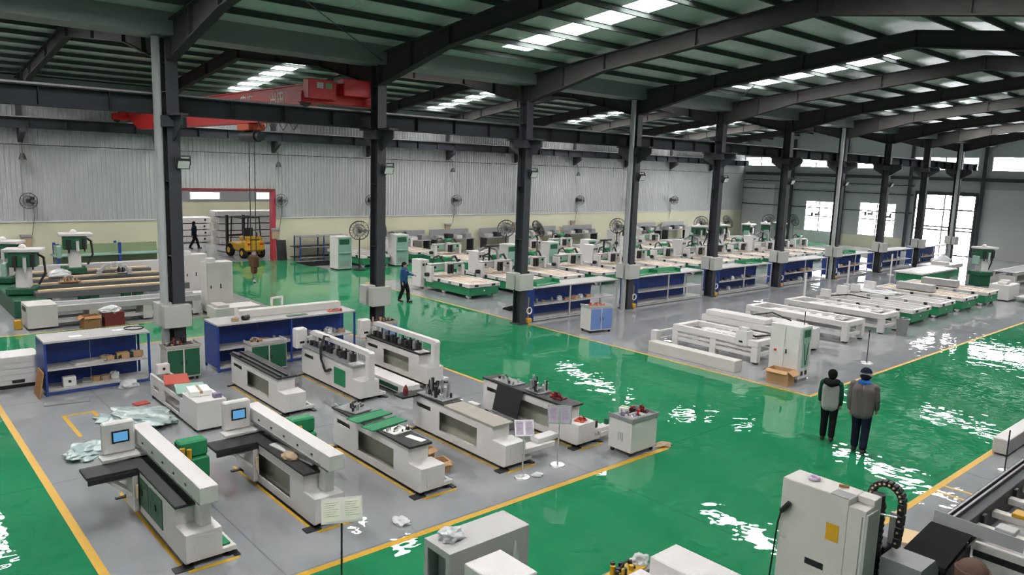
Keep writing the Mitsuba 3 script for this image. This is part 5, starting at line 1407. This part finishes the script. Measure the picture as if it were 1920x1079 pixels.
# ------------------------------------------------------------------ things at the bottom of the photo
big = Proto()
big.add('body', cat([bx(0, 0.42, 0.17, 0.38, 0.0, 1.72, 0.006), bx(0, 0.42, 0.38, 1.25, 0.0, 1.80, 0.01), bx(0.22, 0.42, 0.17, 0.38, 1.72, 1.8, 0.006)]), 'cream_white')
big.add('recess_lid', bx(0.0, 0.2, 0.40, 0.62, 1.795, 1.803, 0.0), 'mid_grey')
big.add('warning_label', bx(-0.004, 0.0, 0.47, 0.63, 1.20, 1.42, 0), 'yellow', label='yellow warning label')
big.add('label_print', cat([bx(-0.006, -0.004, 0.49, 0.61, 1.23 + 0.03 * i, 1.24 + 0.03 * i, 0) for i in range(6)]), 'fork_yellow')
big.add('vent_slot', bx(-0.006, 0, 0.62, 0.86, 0.78, 0.86, 0), 'black')
big.add('door_gap', bx(-0.003, 0, 0.2, 0.215, 0.05, 1.64, 0), 'mid_grey')
big.add('side_strip', bx(0.0, 0.3, 0.14, 0.17, 0.0, 1.68, 0.004), 'light_grey')
put('control_cabinet', big, 'tall white cabinet with a yellow label at the bottom right of the photo', 'cabinet', (8.88, 3.35, 0))
sp = Proto()
sp.add('handle', cyl((8.84, 4.46, 1.5), (8.84, 4.56, 1.36), 0.032, 12), 'black', smooth=30)
sp.add('cable', tube([(8.84, 4.56, 1.36), (8.83, 4.59, 1.2), (8.83, 4.61, 0.9), (8.83, 4.64, 0.4), (8.8, 4.66, 0.02)], 0.012, 6), 'black')
put('hand_wand', sp, 'black corded hand tool hung on the cabinet with the yellow label', 'hand tool')
rg2 = Proto()
rg2.add('', cat([mv(trimesh.creation.torus(0.055, 0.022, major_sections=20, minor_sections=8), 0, 0, 0.022)]), 'paper_pink', smooth=50)
put('tape_ring', rg2, 'pink ring of tape on top of the tall white cabinet with the yellow label', 'tape', (9.12, 4.3, 1.801))
one('marker', bx(-0.02, 0.02, -0.06, 0.06, 0, 0.03, 0.006), 'wood_dark', 'small dark marker on top of the tall white cabinet with the yellow label', 'marker', loc=(9.2, 3.95, 1.801), rz=30)
mm = Proto()
mm.add('bellows', cat([cyl((9.48, 3.63, 0.1 + 0.04 * i), (9.48, 3.63, 0.14 + 0.04 * i), 0.085 + 0.012 * (i % 2), 16) for i in range(39)]), 'black', smooth=30)
mm.add('top_cap', cyl((9.48, 3.63, 1.66), (9.48, 3.63, 1.75), 0.075, 16), 'black', smooth=30)
mm.add('cross_bar', cyl((9.32, 3.6, 1.56), (9.40, 3.36, 1.56), 0.014, 8), 'chrome')
cy0, cz0, ra = 3.60, 1.66, 0.19
pts = [(cy0 + ra, 1.0), (cy0 + ra, 1.2), (cy0 + ra, 1.4)] + [(cy0 + ra * math.cos(t), cz0 + ra * math.sin(t)) for t in np.linspace(0, math.pi, 11)] + [(cy0 - ra, 1.5), (cy0 - ra, 1.35), (cy0 - ra + 0.01, 1.2), (cy0 - ra + 0.02, 1.06)]
for i, (a, b) in enumerate(zip(pts[:-1], pts[1:])):
    ang = math.degrees(math.atan2(b[1] - a[1], b[0] - a[0]))
    L = math.hypot(b[0] - a[0], b[1] - a[1])
    m = rot(bx(-0.055, 0.055, -L * 0.48, L * 0.48, -0.04, 0.04, 0.012), ang, (1, 0, 0))
    lk = mm.add('chain_link', mv(m, 9.66, (a[0] + b[0]) / 2, (a[1] + b[1]) / 2), 'black')
    mm.add(lk + '__rivet', cat([ball((9.66 - 0.056, (a[0] + b[0]) / 2, (a[1] + b[1]) / 2), 0.016, 1), ball((9.66 + 0.056, (a[0] + b[0]) / 2, (a[1] + b[1]) / 2), 0.016, 1)]), 'card_light')
mm.add('guide_post', bx(9.76, 9.82, 3.5, 3.58, 0.0, 1.45, 0.006), 'light_grey')
mm.add('guide_tag', bx(9.75, 9.83, 3.48, 3.5, 1.35, 1.5, 0.004), 'yellow')
mm.add('chain_foot', bx(9.58, 9.9, 3.52, 3.84, 0.92, 1.04, 0.01), 'steel')
mm.add('foot_post', bx(9.66, 9.76, 3.66, 3.82, 0, 0.92, 0.01), 'steel')
put('lift_unit', mm, 'black bellows column with an arched black cable chain beside the tall white cabinet', 'machine')
gb2 = Proto()
gb2.add('housing', mv(trimesh.Trimesh(*(lambda P: (P[0], P[1]))((lambda m: (np.c_[m.vertices[:, 0], -m.vertices[:, 2] + 3.5, m.vertices[:, 1]], m.faces))(trimesh.creation.extrude_polygon(Polygon([(9.4, 0.3), (10.0, 0.3), (10.0, 0.82), (9.84, 1.0), (9.4, 1.0)]), 0.48))), process=False), 0, 0, 0), 'mid_grey')
gb2.add('pedestal', bx(9.45, 9.95, 3.08, 3.45, 0.0, 0.3, 0.01), 'mid_grey')
put('grinding_unit', gb2, 'grey machine housing with a sloped top edge below the bellows column', 'machine')
cv2 = Proto()
b0 = trimesh.Trimesh(np.array([[10.0, 2.95, 0.86], [10.0, 3.5, 0.86], [11.03, 3.5, 0.98], [11.03, 2.98, 0.98], [10.0, 2.95, 0.8], [10.0, 3.5, 0.8], [11.03, 3.5, 0.9], [11.03, 2.98, 0.9]]), [[0, 2, 1], [0, 3, 2], [4, 5, 6], [4, 6, 7], [0, 1, 5], [0, 5, 4], [1, 2, 6], [1, 6, 5], [2, 3, 7], [2, 7, 6], [3, 0, 4], [3, 4, 7]], process=False)
cv2.add('belt', b0, 'rubber')
cv2.add('side_wall', bx(10.05, 11.02, 2.98, 3.0, 0.35, 0.84, 0.004), 'black')
cv2.add('leg', bx(10.1, 10.2, 3.05, 3.4, 0, 0.8, 0.004), 'steel'); cv2.add('leg', bx(10.95, 11.05, 3.05, 3.4, 0, 0.88, 0.004), 'steel')
put('belt_conveyor', cv2, 'short black belt conveyor between the grey housing and the white sheet machine', 'conveyor')
sm = Proto()
sm.add('deflector_plate', trimesh.Trimesh(np.array([[11.27, 3.56, 0.88], [11.22, 2.45, 0.88], [11.29, 2.43, 1.03], [11.34, 3.57, 1.03], [11.285, 3.56, 0.88], [11.235, 2.45, 0.88], [11.305, 2.43, 1.03], [11.355, 3.57, 1.03]]), [[0, 1, 2], [0, 2, 3], [4, 6, 5], [4, 7, 6], [0, 5, 1], [0, 4, 5], [2, 7, 3], [2, 6, 7], [1, 6, 2], [1, 5, 6], [0, 3, 7], [0, 7, 4]], process=False), 'mid_grey')
sm.add('front_panel', bx(11.14, 11.2, 1.2, 2.98, 0.08, 0.86, 0.01), 'white')
sm.add('front_stripe', bx(11.13, 11.14, 1.2, 2.98, 0.66, 0.75, 0), 'black')
for y in (3.42, 3.5):
    sm.add('guide_rail', bx(11.42, 21.0, y - 0.02, y + 0.02, 0.84, 0.90, 0.006), 'iron')
sm.add('rail_bed', bx(11.4, 21.0, 3.25, 3.58, 0.12, 0.84, 0.01), 'steel')
sm.add('rail_bed', bx(11.4, 21.0, 0.2, 0.5, 0.12, 0.84, 0.01), 'steel')
sm.add('floor_pan', bx(11.4, 21.0, 0.5, 3.25, 0.42, 0.46, 0), 'light_grey')
for i in range(12):
    sm.add('cross_rail', bx(12.05 + 0.75 * i, 12.2 + 0.75 * i, 0.5, 3.25, 0.62, 0.72, 0.008), 'cream_white')
    sm.add('suction_block', bx(12.06 + 0.75 * i, 12.3 + 0.75 * i, 2.75, 3.0, 0.72, 0.78, 0.01), ['light_grey', 'yellow', 'cream_white'][i % 3])
    if i % 2 == 0:
        sm.add('bracket', cat([bx(12.3 + 0.75 * i, 12.42 + 0.75 * i, 3.2, 3.27, 0.62, 0.8, 0.006)]), 'black')
put('panel_machine', sm, 'large white machine with dark guide rails and cream cross rails, bottom right', 'machine')
dr_ = Proto()
dr_.add('drum', cat([cyl((10.25, 2.72, 0.5), (10.25, 2.72, 0.88), 0.2, 24), ball((10.25, 2.72, 0.82), 0.19, 3)]), 'drum', smooth=40)
dr_.add('stand', bx(10.08, 10.42, 2.56, 2.88, 0, 0.5, 0.01), 'steel')
dr_.add('tube', cyl((10.4, 2.85, 0.9), (10.42, 2.86, 1.12), 0.012, 8), 'black')
put('dust_drum', dr_, 'rounded brown drum cut by the bottom edge in front of the black conveyor', 'drum')
wd = Proto()
wd.add('', bx(-0.28, 0.28, -0.3, 0.3, 0, 0.04, 0.004), 'card_light')
put('wood_panel', wd, 'pale wooden board on the grey floor behind the arched cable chain', 'board', (12.4, 4.2, 0), 15)
be = Proto()
be.add('beam_body', bx(0, 6.0, 0, 0.3, 0.03, 0.36, 0.012), 'white')
be.add('end_cap', bx(-0.015, 0, 0.02, 0.28, 0.05, 0.34, 0.004), 'cream_white')
be.add('skid', bx(0.2, 5.8, 0.03, 0.27, 0, 0.03, 0), 'black')
put('floor_beam', be, 'long white beam on the floor at the right edge along the yellow line', 'beam', (17.95, 4.42, 0))
ps2 = Proto()
ps2.add('pole', cyl((0, 0, 0.02), (0, 0, 0.85), 0.013, 8), 'steel')
ps2.add('base', cyl((0, 0, 0), (0, 0, 0.02), 0.12, 20), 'chrome')
put('pole_stand', ps2, 'thin dark pole stand in front of the long white beam at the right edge', 'stand', (17.0, 4.2, 0))

fc = Proto()
Wc, Dc, Hc = 1.16, 0.48, 1.5
fc.add('body', cat([bx(0.0, Wc, 0, 0.02, 0.05, Hc, 0.006), bx(0, Wc, Dc - 0.02, Dc, 0.05, Hc, 0.006), bx(Wc - 0.02, Wc, 0.02, Dc - 0.02, 0.05, Hc, 0), bx(0, 0.02, 0.02, 0.07, 0.05, Hc, 0), bx(0, 0.02, Dc - 0.07, Dc - 0.02, 0.05, Hc, 0), bx(0, 0.02, 0.07, Dc - 0.07, 1.42, Hc, 0), bx(0.0, Wc, 0, Dc, Hc - 0.02, Hc, 0.006), bx(0.02, Wc - 0.02, 0.02, Dc - 0.02, 0.05, 0.08, 0)]), 'light_grey')
fc.add('inner_panel', rot(bx(0.2, 0.24, 0.05, 0.42, 0.1, 1.38, 0.004), 12, (0, 0, 1), (0.2, 0.2, 0)), 'mid_grey')
for x in (0.1, Wc - 0.1):
    for y in (0.08, Dc - 0.08):
        fc.add('foot', bx(x - 0.05, x + 0.05, y - 0.05, y + 0.05, 0, 0.05, 0), 'black')
put('steel_cabinet', fc, 'grey open ended steel cabinet wrapped in film at the bottom centre of the photo', 'cabinet', (4.62, 6.05, 0))
one('plastic_film', crumple(21.0, 0.14, 0.12, 0.09, 3, 0.7), 'film_white', 'wisp of clear film on the top corner of the grey cabinet at the bottom centre', 'plastic film', loc=(4.85, 6.35, 1.5), smooth=50)
one('plastic_film', crumple(23.0, 0.05, 0.015, 0.2, 3, 0.6), 'film_white', 'crumpled film clinging to the front of the grey cabinet at the bottom centre', 'plastic film', loc=(5.55, 6.03, 1.05), smooth=50)
fx = Proto()
fx.add('body', bx(0, 0.5, -0.6, 0.0, 0.05, 1.5, 0.01), 'white')
fx.add('plinth', bx(0.03, 0.47, -0.57, -0.03, 0, 0.05, 0), 'black')
put('control_cabinet', fx, 'white cabinet corner at the very bottom edge in front of the grey open ended cabinet', 'cabinet', (4.635, 5.82, 0))
mw = Proto()
mw.add('body', bx(0, 0.5, -1.6, 0, 0.35, 1.2, 0.012), 'white')
mw.add('plinth', bx(0.05, 0.45, -1.5, -0.05, 0, 0.35, 0.01), 'mid_grey')
mw.add('step', bx(-0.55, 0.0, -1.2, 0.12, 0.3, 1.0, 0.012), 'white')
mw.add('step_leg', bx(-0.5, -0.05, -1.1, 0.05, 0, 0.3, 0.01), 'mid_grey')
put('white_machine', mw, 'white stepped machine housing at the bottom edge left of the tall white cabinet', 'machine', (6.78, 5.05, 0))
tbl = Proto()
tbl.add('top', bx(-0.35, 0.35, -0.12, 0.14, 0.86, 0.9, 0.006), 'mid_grey')
tbl.add('leg', bx(-0.3, -0.24, -0.08, 0.1, 0, 0.86, 0.004), 'steel'); tbl.add('leg', bx(0.24, 0.3, -0.08, 0.1, 0, 0.86, 0.004), 'steel')
put('small_table', tbl, 'narrow grey table holding black hoses behind the white stepped machine housing', 'table', (6.75, 5.33, 0))
put('hose_pile', gadget(71, 8, 0.55, 0.2, 0.14, ('black', 'fork_yellow', 'black')), 'black hoses and a yellow part beside the white stepped machine housing', 'hoses', (6.7, 5.33, 0.901), 0)
one('plastic_bag', crumple(25.0, 0.12, 0.09, 0.09, 3, 0.6), 'film_white', 'clear plastic bag at the corner of the white stepped machine housing', 'plastic bag', loc=(7.0, 5.36, 0.901), smooth=50)
# ------------------------------------------------------------------ people
M3 = manifold3d.Manifold


def chain(bones, edge=0.03, it=6):
    """union of hulls of spheres: bones are lists of (point, radius)"""
    parts = []
    for b in bones:
        sph = [M3.sphere(r, 20).translate([float(c) for c in p]) for p, r in b]
        for i in range(len(sph) - 1):
            parts.append(M3.batch_hull([sph[i], sph[i + 1]]))
    m = M3.batch_boolean(parts, manifold3d.OpType.Add).refine_to_length(edge)
    mm = m.to_mesh()
    t = trimesh.Trimesh(np.array(mm.vert_properties)[:, :3], np.array(mm.tri_verts), process=True)
    trimesh.smoothing.filter_taubin(t, iterations=it)
    return t


def person(h=1.72, stride=0.2, arms=((0.1, 0.0), (-0.1, 0.0)), build=1.0, jacket='cloth_grey', sleeves=None, trousers='cloth_navy', cap='hair', scarf=None, hood=False, head_yaw=0, bulk=1.0):
    """local: x forward, y left, z up, feet on z = 0. arms: (hand forward offset, elbow bend raise) for left and right"""
    k = h / 1.72
    V = lambda *a: np.array(a, float) * k
    hip_z = 0.90
    legs = {}
    for s, fx in ((1, stride), (-1, -stride)):
        back = fx < 0
        hipj = V(0, 0.09 * s, hip_z)
        ank = V(fx, 0.10 * s, 0.10 + (0.05 if back else 0))
        knee = (hipj + ank) / 2 + V(0.05 if not back else 0.07, 0.0, 0.02)
        toe = ank + V(0.15, 0.01 * s, -0.055 if not back else -0.10)
        heel = ank + V(-0.05, 0, -0.05)
        legs[s] = (hipj, knee, ank, toe, heel)
    arm = {}
    for s, (fw, rise) in zip((1, -1), arms):
        sh = V(0, 0.172 * s * build, 1.385)
        el = sh + V(fw * 0.4 - 0.03, 0.045 * s, -0.27 + rise * 0.10)
        wr = el + V(fw * 0.6 + 0.05, 0.0 * s, -0.24 + rise * 0.22)
        arm[s] = (sh, el, wr)
    hc = V(0.02, 0, 1.585)
    body = [[(V(0, 0, 0.92), 0.13 * k), (V(0, 0, 1.10), 0.12 * k), (V(0, 0, 1.34), 0.135 * k), (V(0, 0, 1.44), 0.065 * k), (hc, 0.085 * k)], [(V(0, 0, 1.38), 0.09 * k), (arm[1][0], 0.055 * k)], [(V(0, 0, 1.38), 0.09 * k), (arm[-1][0], 0.055 * k)],
            [(hc + V(-0.015, 0, 0.035), 0.092 * k), (hc + V(0.012, 0, -0.055), 0.07 * k)], [(hc + V(0.07, 0, -0.02), 0.022 * k), (hc + V(0.105, 0, -0.03), 0.013 * k)]]
    for s in (1, -1):
        sh, el, wr = arm[s]
        body.append([(sh, 0.055 * k), (el, 0.042 * k), (wr, 0.03 * k)])
        d = (wr - el) / np.linalg.norm(wr - el)
        palm = wr + d * 0.08 * k
        body.append([(wr + d * 0.02 * k, 0.026 * k), (palm, 0.03 * k)])
        side = np.array([1.0, 0, 0]) - d * d[0]
        side /= np.linalg.norm(side)
        nrm = np.cross(d, side)
        for i, (o, L) in enumerate(((-0.024, 0.06), (-0.008, 0.075), (0.009, 0.07), (0.024, 0.055))):
            a = palm + side * o * k
            b = a + (d * 0.6 + nrm * 0.12 * s) * L * k
            body.append([(a, 0.010 * k), (b, 0.009 * k), (b + (d * 0.35 + nrm * 0.25 * s) * L * k, 0.008 * k)])
        a = wr + d * 0.04 * k + side * 0.026 * k
        body.append([(a, 0.011 * k), (a + (side * 0.6 + d * 0.7) * 0.05 * k, 0.009 * k)])
        body.append([(hc + V(0.0, 0.088 * s, 0.005), 0.02 * k), (hc + V(-0.01, 0.092 * s, -0.03), 0.014 * k)])
        hj, kn, an, to, he = legs[s]
        body.append([(hj, 0.08 * k), (kn, 0.055 * k), (an, 0.04 * k)])
        body.append([(an, 0.04 * k), (to, 0.03 * k)])
    p = Proto()
    p.add('body', chain(body, 0.02, 3), 'skin', smooth=True)
    for s in (1, -1):
        p.add('eye', ball(hc + V(0.082, 0.032 * s, 0.008), 0.011 * k, 1), 'cloth_black')
    p.add('mouth', bx(*(np.array([0.088, 0.098]) * k + hc[0]), -0.02 * k, 0.02 * k, hc[2] - 0.062 * k, hc[2] - 0.055 * k, 0.001), 'dark_red')
    B = 0.86 * build * bulk
    jk = [[(V(-0.01, 0.05, 0.87), 0.155 * k * B), (V(0, 0.06, 1.08), 0.155 * k * B), (V(0, 0.07, 1.30), 0.155 * k * B), (V(0, 0.05, 1.40), 0.115 * k)], [(V(-0.01, -0.05, 0.87), 0.155 * k * B), (V(0, -0.06, 1.08), 0.155 * k * B), (V(0, -0.07, 1.30), 0.155 * k * B), (V(0, -0.05, 1.40), 0.115 * k)],
          [(V(0, 0, 0.95), 0.145 * k), (V(0, 0, 1.3), 0.145 * k)], [(V(0, 0.1, 1.37), 0.1 * k), (V(0, -0.1, 1.37), 0.1 * k)], [(V(0, 0, 1.38), 0.1 * k), (V(0, 0, 1.46), 0.075 * k)]]
    sl = []
    for s in (1, -1):
        sh, el, wr = arm[s]
        sl.append([(sh, 0.075 * k * bulk), (el, 0.058 * k * bulk), (el * 0.08 + wr * 0.92, 0.046 * k * bulk)])
    if sleeves is None:
        p.add('jacket', chain(jk + sl, 0.025, 6), jacket, smooth=True)
    else:
        j = p.add('jacket', chain(jk, 0.025, 6), jacket, smooth=True)
        for s in sl:
            p.add(j + '__sleeve', chain([s], 0.025, 6), sleeves, smooth=True)
    tr_ = [[(V(0, 0.06, 0.90), 0.12 * k), (V(0, -0.06, 0.90), 0.12 * k)]]
    for s in (1, -1):
        hj, kn, an, to, he = legs[s]
        tr_.append([(hj, 0.11 * k), (kn, 0.082 * k), (an + V(0, 0, 0.03), 0.07 * k)])
        p.add('shoe', chain([[(an + V(0, 0, -0.045), 0.05 * k), (to + V(0, 0, 0.0), 0.042 * k)], [(he, 0.045 * k), (to, 0.042 * k)]], 0.02, 3), 'shoe', smooth=True)
    p.add('trousers', chain(tr_, 0.025, 6), trousers, smooth=True)
    if cap == 'hair':
        p.add('hair', chain([[(hc + V(-0.03, 0, 0.045), 0.105 * k), (hc + V(-0.05, 0, -0.02), 0.085 * k)]], 0.02, 4), 'hair', smooth=True)
    else:
        hat = p.add('hat', chain([[(hc + V(-0.01, 0, 0.06), 0.112 * k), (hc + V(-0.03, 0, 0.02), 0.11 * k)]], 0.02, 4), 'cloth_navy', smooth=True)
        p.add(hat + '__band', mv(trimesh.creation.annulus(0.100 * k, 0.118 * k, 0.05 * k, sections=28), *(hc + V(-0.015, 0, 0.045))), 'cloth_band', smooth=30)
        p.add('hair', chain([[(hc + V(-0.05, 0, -0.03), 0.075 * k), (hc + V(-0.045, 0, -0.05), 0.065 * k)]], 0.02, 3), 'hair', smooth=True)
    if hood:
        p.add('hood', chain([[(V(-0.09, 0.10, 1.44), 0.075 * k), (V(-0.14, 0, 1.42), 0.085 * k), (V(-0.09, -0.10, 1.44), 0.075 * k)], [(V(-0.09, 0.08, 1.46), 0.07 * k), (V(0, 0.12, 1.45), 0.06 * k)], [(V(-0.09, -0.08, 1.46), 0.07 * k), (V(0, -0.12, 1.45), 0.06 * k)]], 0.025, 5), 'cloth_black', smooth=True)
    if scarf:
        p.add('collar', chain([[(V(-0.05, 0.07, 1.46), 0.055 * k), (V(-0.07, 0, 1.465), 0.055 * k), (V(-0.05, -0.07, 1.46), 0.055 * k), (V(0.03, -0.07, 1.45), 0.05 * k)]], 0.02, 4), scarf, smooth=True)
    zmin = min(float(np.min(np.asarray(meshkit_vertices(s)))) for _, s, _ in p.parts)
    return p, -zmin


def meshkit_vertices(shape):
    return meshkit.WRITTEN[shape['filename']][0][:, 2]


def add_person(label, loc, rz, **kw):
    p, dz = person(**kw)
    put('person', p, label, 'person', (loc[0], loc[1], (loc[2] if len(loc) > 2 else 0) + dz), rz)


add_person('person walking away in a brown grey jacket, dark trousers and a banded knit hat', (15.56, 6.48), 14, h=1.80, stride=0.13, arms=((0.02, 0.0), (0.10, 0.15)), build=1.12, jacket='cloth_brown', trousers='cloth_navy', cap='hat', scarf='cloth_sky', bulk=1.08)
add_person('person walking away in a light grey jacket with dark green sleeves and black hood', (15.72, 7.24), 18, h=1.60, stride=0.08, arms=((0.06, 0.2), (0.04, 0.1)), build=1.0, jacket='cloth_grey', sleeves='cloth_green', trousers='cloth_black', cap='hair', hood=True, bulk=1.05)
add_person('person in blue work clothes walking on the green aisle by the nearest green router table', (17.27, 26.15), -60, h=1.68, stride=0.16, arms=((0.30, 0.9), (0.0, 0.1)), jacket='cloth_blue', trousers='cloth_black', cap='hair')
add_person('person in dark clothes striding to the right in the hall beyond the red framed opening', (16.47, 48.5), 0, h=1.72, stride=0.30, arms=((0.15, 0.2), (-0.2, 0.0)), jacket='cloth_navy', trousers='cloth_black', cap='hair')
# ------------------------------------------------------------------ in the hall beyond the opening
fk = Proto()
fk.add('counterweight', cat([bx(0.0, 1.1, 0, 0.55, 0.35, 0.95, 0.12), bx(0.05, 1.05, 0.3, 2.0, 0.35, 0.75, 0.05)]), 'fork_yellow')
fk.add('rear_cover', bx(0.1, 1.0, 0.1, 0.9, 0.92, 1.12, 0.08), 'fork_yellow')
fk.add('rear_light', bx(0.1, 0.3, -0.012, 0, 0.7, 0.8, 0.01), 'red'); fk.add('rear_light', bx(0.8, 1.0, -0.012, 0, 0.7, 0.8, 0.01), 'red')
for x in (0.05, 1.05):
    for y, rr in ((0.35, 0.27), (1.75, 0.33)):
        w = fk.add('wheel', cyl((x - 0.1, y, rr), (x + 0.1, y, rr), rr, 22), 'rubber', smooth=30)
        fk.add(w + '__hub', cyl((x - 0.11, y, rr), (x + 0.11, y, rr), rr * 0.5, 14), 'fork_yellow', smooth=30)
fk.add('seat', cat([bx(0.3, 0.8, 0.75, 1.2, 1.0, 1.15, 0.04), bx(0.3, 0.8, 0.7, 0.8, 1.1, 1.55, 0.04)]), 'black')
for x in (0.08, 1.02):
    fk.add('guard_post', tube([(x, 0.3, 1.0), (x, 0.45, 2.1)], 0.035, 8), 'black')
    fk.add('guard_post', tube([(x, 1.75, 0.75), (x, 1.6, 2.1)], 0.035, 8), 'black')
    fk.add('mast', bx(x - 0.06, x + 0.06, 2.05, 2.2, 0.1, 2.15, 0.01), 'black')
    fk.add('fork', bx(x - 0.06, x + 0.06, 2.2, 3.2, 0.1, 0.15, 0.006), 'steel')
fk.add('roof_guard', cat([bx(0.05, 1.05, 0.42 + 0.2 * i, 0.47 + 0.2 * i, 2.08, 2.13, 0.005) for i in range(7)] + [bx(0.04, 0.1, 0.4, 1.65, 2.07, 2.14, 0.005), bx(1.0, 1.06, 0.4, 1.65, 2.07, 2.14, 0.005)]), 'black')
fk.add('carriage', cat([bx(0.05, 1.05, 2.2, 2.25, z, z + 0.1, 0.004) for z in (0.3, 0.6, 1.0)]), 'black')
fk.add('exhaust', cyl((0.75, 0.25, 1.0), (0.75, 0.25, 1.35), 0.05, 10), 'black')
fk.add('hood_stripe', bx(0.3, 0.8, 0.05, 0.1, 0.96, 1.0, 0.004), 'black')
put('forklift', fk, 'yellow forklift with a black roof guard in the opening to the next hall', 'forklift', (17.25, 42.4, 0), 6, sc=1.1)
mbx = Proto()
mbx.add('frame_body', bx(0, 5.0, 0, 1.2, 0.05, 0.42, 0.02), 'white')
mbx.add('end_plate', bx(-0.02, 0, 0.1, 1.1, 0.08, 0.4, 0.004), 'light_grey')
mbx.add('side_hole', cyl((4.6, -0.012, 0.25), (4.6, 0, 0.25), 0.07, 14), 'black')
mbx.add('foot', bx(0.3, 0.6, 0.1, 1.1, 0, 0.05, 0), 'light_grey'); mbx.add('foot', bx(4.2, 4.5, 0.1, 1.1, 0, 0.05, 0), 'light_grey')
names = ['bottom', 'second', 'third', 'top']
for i in range(4):
    put('stacked_bed', mbx, 'white bed stacked behind the striding person in the next hall, %s one' % names[i], 'machine bed', (13.75 + 0.05 * (i % 2), 52.0, 0.425 * i))
for i in range(4):
    put('stacked_bed', mbx, 'white bed stacked behind the forklift in the next hall, %s one' % names[i], 'machine bed', (18.65 - 0.08 * (i % 2), 50.0, 0.46 * i), 0, sc=(1.0, 1.0, 1.08))
put('stacked_bed', mbx, 'long white machine beam laid across the top of the stack behind the forklift', 'machine bed', (18.4, 49.9, 1.86), 0, sc=(1.2, 1.0, 0.9))
bt = Proto()
bt.add('', cat([bx(0, 1.0, 0, 0.8, 0, 0.6, 0.02), cyl((0.3, 0.4, 0.6), (0.3, 0.4, 1.0), 0.12, 12), cyl((0.7, 0.4, 0.6), (0.7, 0.4, 0.9), 0.1, 12)]), 'cloth_black')
put('motor_unit', bt, 'dark motor unit on top of the stack behind the walking person in the next hall', 'motor', (13.5, 52.2, 1.70))
hl = Proto()
hl.add('rope', cyl((0, 0, 0.5), (0, 0, 3.2), 0.02, 6), 'black')
hl.add('block', cat([bx(-0.3, 0.3, -0.2, 0.2, 0, 0.5, 0.03), bx(-0.5, 0.5, -0.1, 0.1, 0.5, 0.65, 0.03)]), 'mid_grey')
put('hanging_hoist', hl, 'grey hoist hanging in the next hall above the stacked white frames', 'hoist', (20.0, 55.5, 3.4))
